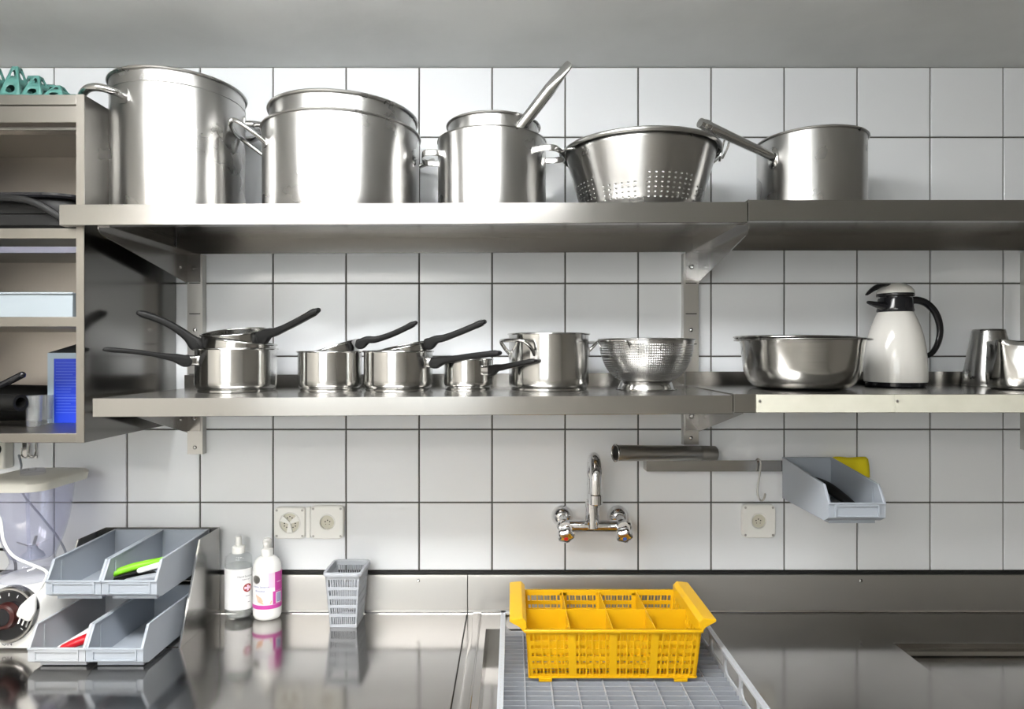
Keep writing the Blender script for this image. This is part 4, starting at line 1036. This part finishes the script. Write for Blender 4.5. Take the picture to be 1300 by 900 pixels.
obj('nozzle', MB().lathe([(.0165, .172), (.0165, .186), (.015, .189), (.0085, .191), (.008, .203), (.0075, .2145), (.0001, .216)], 32), M['white'], t, smooth=40)
lab = obj('label_print', wrect(rx_, ry_, 192, 372, .026, .134), M['label'], t, smooth=60)
def word(txt, size, a, z, mt, parent, rx, ry, off=.0008):
    m = text_mb(txt, size, 'CENTER'); wrap_mb(m, rx + off, ry + off, R(a), z); return obj('lettering', m, M[mt], parent, smooth=0)
word('Hand Sanitiser', .0068, 318, .112, 'ink', lab, rx_, ry_)
word('hygiene gel', .0045, 318, .105, 'ink', lab, rx_, ry_)
word('Sterilan', .0055, 330, .060, 'ink', lab, rx_, ry_) if False else None
m = MB()
def wdisc(rx, ry, a, z, r0, r1, off):
    m = MB(); n = 28
    for rr in (r0, r1):
        for i in range(n):
            th = 2 * PI * i / n; aa = R(a) + rr * math.cos(th) / ((rx + ry) / 2)
            m.v.append(((rx + off) * math.cos(aa), (ry + off) * math.sin(aa), z + rr * math.sin(th)))
    m.f = [(i, (i + 1) % n, n + (i + 1) % n, n + i) for i in range(n)]
    return m
em = obj('emblem', wdisc(rx_, ry_, 326, .083, .0001, .0112, .0007), M['redink'], lab, smooth=0)
ca = R(326) ; half = .0075 / ((rx_ + ry_) / 2) * 180 / PI; hw = half * .33
obj('cross', wrect(rx_, ry_, 326 - half, 326 + half, .0805, .0855, .0011, 6), M['pink'], em, smooth=0)
obj('cross', wrect(rx_, ry_, 326 - hw, 326 + hw, .0755, .0905, .0011, 4), M['pink'], em, smooth=0)
obj('printed_lines', wrect(rx_, ry_, 315, 337, .061, .0622, .0007, 8), M['ink'], lab, smooth=0)
obj('printed_lines', wrect(rx_, ry_, 326, 339, .0445, .0455, .0007, 8), M['ink'], lab, smooth=0)

t = thing('soap_bottle', 'white bottle with pink and magenta hand wash label on the worktop', 'bottle', (-.653, -.0475, CT + .0004))
rx_, k_ = .0372, .80; ry_ = rx_ * k_
obj('bottle_body', ell([(.0001, 0), (.028, 0), (.034, .004), (.0368, .012), (.0372, .02), (.0372, .132), (.0355, .146), (.030, .156), (.022, .163), (.0165, .1655), (.0001, .166)], k_), M['white_gloss'], t, smooth=50)
obj('cap', MB().lathe([(.0150, .1655), (.0150, .183), (.013, .185), (.0105, .186), (.0105, .196), (.0115, .199), (.0115, .206), (.0085, .211), (.0001, .2125)], 36), M['white_gloss'], t, smooth=45)
obj('spout', MB().sweep([(0, 0, .203), (.004, -.017, .201)], [(.0075, .0065)] * 2, n=14, dome=True), M['white'], t)
lb = obj('label_print', wrect(rx_, ry_, 196, 376, .032, .128, .0004), M['label'], t, smooth=60)
obj('magenta_band', wrect(rx_, ry_, 318, 376, .078, .1275, .0007), M['magenta'], lb, smooth=60)
obj('magenta_band', wrect(rx_, ry_, 196, 376, .0325, .043, .0007), M['magenta'], lb, smooth=60)
obj('magenta_band', wrect(rx_, ry_, 309, 376, .0435, .0775, .0007), M['magenta'], lb, smooth=60)
obj('pink_fade', wrect(rx_, ry_, 292, 318, .088, .127, .00065), M['pink'], lb, smooth=60)
obj('oval_badge', wdisc(rx_, ry_, 240, .110, .0001, .011, .0009), M['dull'], lb, smooth=0)
bc = obj('barcode_field', wrect(rx_, ry_, 322, 352, .046, .074, .001), M['label'], lb, smooth=60)
for k in range(6): obj('code_bar', wrect(rx_, ry_, 325, 349, .049 + k * .004, .0512 + k * .004, .0013, 8), M['navy'], bc, smooth=0)
word('creme lavante', .0078, 258, .0890, 'navy', lb, rx_, ry_, .001)
word('douceur', .0078, 258, .0785, 'navy', lb, rx_, ry_, .001)
word('mains', .006, 338, .100, 'label', lb, rx_, ry_, .001)
# printed hand: palm and four finger strokes
hd = MB()
def blob(pts, off=.0012):
    n = len(pts); o = len(hd.v)
    for dx_, z_ in pts:
        a = R(268) + dx_ / ((rx_ + ry_) / 2); hd.v.append(((rx_ + off) * math.cos(a), (ry_ + off) * math.sin(a), z_))
    hd.f.append(tuple(range(o, o + n)))
blob([(-.012, .052), (0, .046), (.020, .046), (.022, .054), (.006, .060), (-.006, .062)])
for q in range(4): blob([(-.012 + q * .004, .054), (-.009 + q * .004, .053), (-.014 + q * .0035, .071 - q * .002), (-.017 + q * .0035, .071 - q * .002)], .00125 + q * .0001)
obj('printed_hand', hd, M['skin'], lb, smooth=0)

# ================================================================ small grey basket
def lattice(t, name, C, nu, nv, wu, wv, th, nrm, mt, edge=(.04, .04, .04, .06), extra=None):
    # C: bl, br, tr, tl ; edge: left, right, bottom, top solid fractions
    m = MB(); C = [Vector(c) for c in C]; nrm = Vector(nrm).normalized()
    el, er, eb, et = edge
    m.patchbox(C, 0, el, 0, 1, 0, th, nrm); m.patchbox(C, 1 - er, 1, 0, 1, 0, th, nrm)
    m.patchbox(C, el, 1 - er, 0, eb, 0, th, nrm); m.patchbox(C, el, 1 - er, 1 - et, 1, 0, th, nrm)
    du, dv_ = (1 - el - er) / nu, (1 - eb - et) / nv
    for i in range(1, nu): c = el + du * i; m.patchbox(C, c - du * wu / 2, c + du * wu / 2, eb, 1 - et, 0, th, nrm)
    for j in range(1, nv): c = eb + dv_ * j; m.patchbox(C, el, 1 - er, c - dv_ * wv / 2, c + dv_ * wv / 2, th * .1, th * .9, nrm)
    if extra: extra(m, C, nrm)
    return obj(name, m, M[mt], t, smooth=0)
t = thing('slotted_holder', 'small grey slotted plastic basket standing against the upstand on the left worktop', 'basket', (-.4335, -.070, CT + .0004))
hz = .1395
xb, xt, yf, yb = .0345, .0445, .034, .038
def cn(sx, sy, top): return Vector((sx * (xt if top else xb), (-.0495 if sy < 0 else .0505) if top else (-.040 if sy < 0 else .043), hz if top else 0))
lattice(t, 'front_wall', [cn(-1, -1, 0), cn(1, -1, 0), cn(1, -1, 1), cn(-1, -1, 1)], 12, 5, .45, .35, .0022, (0, 1, 0), 'holder', (.07, .07, .06, .10))
lattice(t, 'rear_wall', [cn(-1, 1, 0), cn(1, 1, 0), cn(1, 1, 1), cn(-1, 1, 1)], 12, 5, .45, .35, .0022, (0, -1, 0), 'holder', (.07, .07, .06, .06))
lattice(t, 'side_wall', [cn(-1, -1, 0), cn(-1, 1, 0), cn(-1, 1, 1), cn(-1, -1, 1)], 14, 5, .45, .35, .0022, (1, 0, 0), 'holder', (.07, .07, .06, .08))
lattice(t, 'side_wall', [cn(1, -1, 0), cn(1, 1, 0), cn(1, 1, 1), cn(1, -1, 1)], 14, 5, .45, .35, .0022, (-1, 0, 0), 'holder', (.07, .07, .06, .08))
obj('bottom', MB().box(-xb, xb, -.040, .043, 0, .0025), M['holder'], t)
rp = [(x, y + .0005, hz) for x, y in rrect(xt + .002, .052, .010, 5)]; rp.append(rp[0]); rp.append(rp[1])
obj('rim', MB().sweep([(x, y, z) for x, y, z in rp], (.004, .0055), n=10, e=4), M['holder'], t)

# ================================================================ dish rack
RX0, RX1, RY0, RY1, RZ0, RZ1 = -.028, .472, -.642, -.142, CT - .0497, .957
t = thing('dish_rack', 'square grey plastic dish rack standing over the sink basin, under the yellow basket', 'rack', ((RX0 + RX1) / 2, (RY0 + RY1) / 2, RZ0))
hx_, H = .25, RZ1 - RZ0
gz0, gz1 = .884 - RZ0, .9025 - RZ0
m = MB()
for k in range(1, 9): x_ = -hx_ + .5 * k / 9; m.box(x_ - .0014, x_ + .0014, -hx_ + .006, hx_ - .006, gz0, gz1)
for k in range(1, 27): y_ = -hx_ + .5 * k / 27; m.box(-hx_ + .006, hx_ - .006, y_ - .0012, y_ + .0012, gz0 + .0005, gz1 - .0008)
obj('floor_grid', m, M['grey'], t, smooth=0, kind='stuff')
def rack_side(rot):
    m = MB()
    m.box(-hx_, hx_, -hx_, -hx_ + .012, H - .006, H)                      # top rim
    m.box(-hx_, hx_, -hx_, -hx_ + .003, H - .014, H - .006)
    m.box(-hx_ + .003, hx_ - .003, -hx_ + .0005, -hx_ + .0045, gz0 - .004, gz1 + .004)    # rail at the grid
    m.box(-hx_ + .003, hx_ - .003, -hx_ + .0005, -hx_ + .0045, 0, .010)
    for k in range(0, 6):
        x_ = -hx_ + .0065 + (.5 - .013) * k / 5
        m.hexa([(x_ - .006, -hx_ + .0002, .01), (x_ + .006, -hx_ + .0002, .01), (x_ + .006, -hx_ + .005, .01), (x_ - .006, -hx_ + .005, .01), (x_ - .006, -hx_ + .0002, H - .010), (x_ + .006, -hx_ + .0002, H - .010), (x_ + .006, -hx_ + .005, H - .010), (x_ - .006, -hx_ + .005, H - .010)])
        if k < 5:
            for s, q in ((1, x_ + .006), (-1, x_ + (.5 - .013) / 5 - .006)):   # rounded corners of the openings
                for zc_, dz_ in ((gz1 + .004, 1), (H - .012, -1)):
                    m.prism([(q, zc_), (q + s * .014, zc_), (q + s * .005, zc_ + dz_ * .005), (q, zc_ + dz_ * .014)][::1], 'y', -hx_ + .0005, -hx_ + .0045)
            xm = x_ + (.5 - .013) / 10
            m.box(xm - .0015, xm + .0015, -hx_ + .0006, -hx_ + .0044, .010, gz0 - .004)
    o = obj('side_wall', m.xf(Matrix.Rotation(R(rot), 4, 'Z')), M['bin_pale'], t, smooth=0, bevel=.0006, seg=1)
    mk = MB()
    for k in range(40):
        x_ = -hx_ + .012 + .0122 * k; mk.box(x_, x_ + .0045, -hx_ + .005, -hx_ + .0065, H, H + .0002)
    obj('rim_marks', mk.xf(Matrix.Rotation(R(rot), 4, 'Z')), M['dull'], o, smooth=0, kind='stuff')
for rot in (0, 90, 180, 270): rack_side(rot)

# ================================================================ yellow cutlery basket
t = thing('cutlery_basket', 'yellow eight-compartment cutlery basket standing on the grey dish rack', 'basket', (.2165, -.277, .9030))
zb_, zt_ = .006, .1135
xb, xt = .1785, .188; yfb, yft, ybb, ybt = -.103, -.113, .108, .118
def c4(sx, sy, top):
    return Vector((sx * (xt if top else xb), ((yft if top else yfb) if sy < 0 else (ybt if top else ybb)), zt_ if top else zb_))
def long_wall(name, sy):
    C = [c4(-1, sy, 0), c4(1, sy, 0), c4(1, sy, 1), c4(-1, sy, 1)]; n = Vector((0, -sy, 0)); m = MB()
    o = -1.0
    m.patchbox(C, 0, .022, 0, 1, 0, .004, n); m.patchbox(C, .978, 1, 0, 1, 0, .004, n)
    m.patchbox(C, .022, .978, 0, .07, .001, .004, n); m.patchbox(C, .022, .978, .88, 1, .001, .004, n)
    for s in range(4):
        u0, u1 = .022 + s * .239, .022 + (s + 1) * .239
        if s: m.patchbox(C, u0 - .022, u0 + .022, .02, .94, -.0005, .004, n)
        a, b = u0 + (.022 if s else .0), u1 - (.022 if s < 3 else .0)
        k = 5
        for i in range(1, k + 1):
            u = a + (b - a) * (i - .5) / k
            m.patchbox(C, u - .0042, u + .0042, .03, .93, -.0015, .0035, n)      # proud upright rib
            for q in (-.25, .25):
                pass
        for i in range(k + 1):
            u = a + (b - a) * i / k; m.patchbox(C, max(u - .0018, a), min(u + .0018, b), .07, .88, .0012, .0035, n)
        for j in range(1, 5):
            v = .07 + .81 * j / 5; m.patchbox(C, a, b, v - .042, v + .042, .001, .0035, n)
    return obj(name, m, M['yellow'], t, smooth=0)
long_wall('front_wall', -1); long_wall('rear_wall', 1)
for s in (-1, 1):
    lattice(t, 'end_wall', [c4(s, -1, 0), c4(s, 1, 0), c4(s, 1, 1), c4(s, -1, 1)], 12, 5, .55, .45, .003, (-s, 0, 0), 'yellow', (.08, .08, .07, .12))
for s in (-1, 1):
    m = MB().prism([(s * (xt - .004), zt_ - .010), (s * (xt + .003), zt_ - .010), (s * (xt + .012), zt_ + .001), (s * (xt + .034), zt_ + .013), (s * (xt + .034), zt_ + .018), (s * (xt + .006), zt_ + .021), (s * (xt - .003), zt_ + .012)], 'y', -.105, .118)
    obj('handle', m, M['yellow'], t, smooth=0, bevel=.0015)
rm = MB().box(-xt - .003, xt + .003, yft - .004, yft + .004, zt_ - .006, zt_).box(-xt - .003, xt + .003, ybt - .004, ybt + .003, zt_ - .006, zt_)
obj('rim', rm, M['yellow'], t, bevel=.0012)
obj('long_divider', MB().hexa([(-xb + .003, -.001, zb_), (xb - .003, -.001, zb_), (xb - .003, .001, zb_), (-xb + .003, .001, zb_), (-xt + .003, -.001, zt_ - .002), (xt - .003, -.001, zt_ - .002), (xt - .003, .001, zt_ - .002), (-xt + .003, .001, zt_ - .002)]), M['yellow'], t)
for k in (-1, 0, 1):
    x_ = k * .092
    obj('cross_divider', MB().hexa([(x_ - .001, yfb + .004, zb_), (x_ + .001, yfb + .004, zb_), (x_ + .001, ybb - .004, zb_), (x_ - .001, ybb - .004, zb_), (x_ - .001, yft + .004, zt_ - .003), (x_ + .001, yft + .004, zt_ - .003), (x_ + .001, ybt - .004, zt_ - .003), (x_ - .001, ybt - .004, zt_ - .003)]), M['yellow'], t)
m = MB()
for i in range(25): x_ = -xb + 2 * xb * i / 24; m.box(x_ - .0028, x_ + .0028, yfb, ybb, zb_, zb_ + .003)
for i in range(15): y_ = yfb + (ybb - yfb) * i / 14; m.box(-xb, xb, y_ - .0028, y_ + .0028, zb_ + .0002, zb_ + .0026)
obj('bottom_grid', m, M['yellow'], t, smooth=0, kind='stuff')
for sx in (-1, 1):
    for sy in (-1, 1): obj('foot', MB().box(sx * .145 - .014, sx * .145 + .014, sy * .100 - .008, sy * .100 + .008, 0, zb_ - .0002), M['yellow'], t)
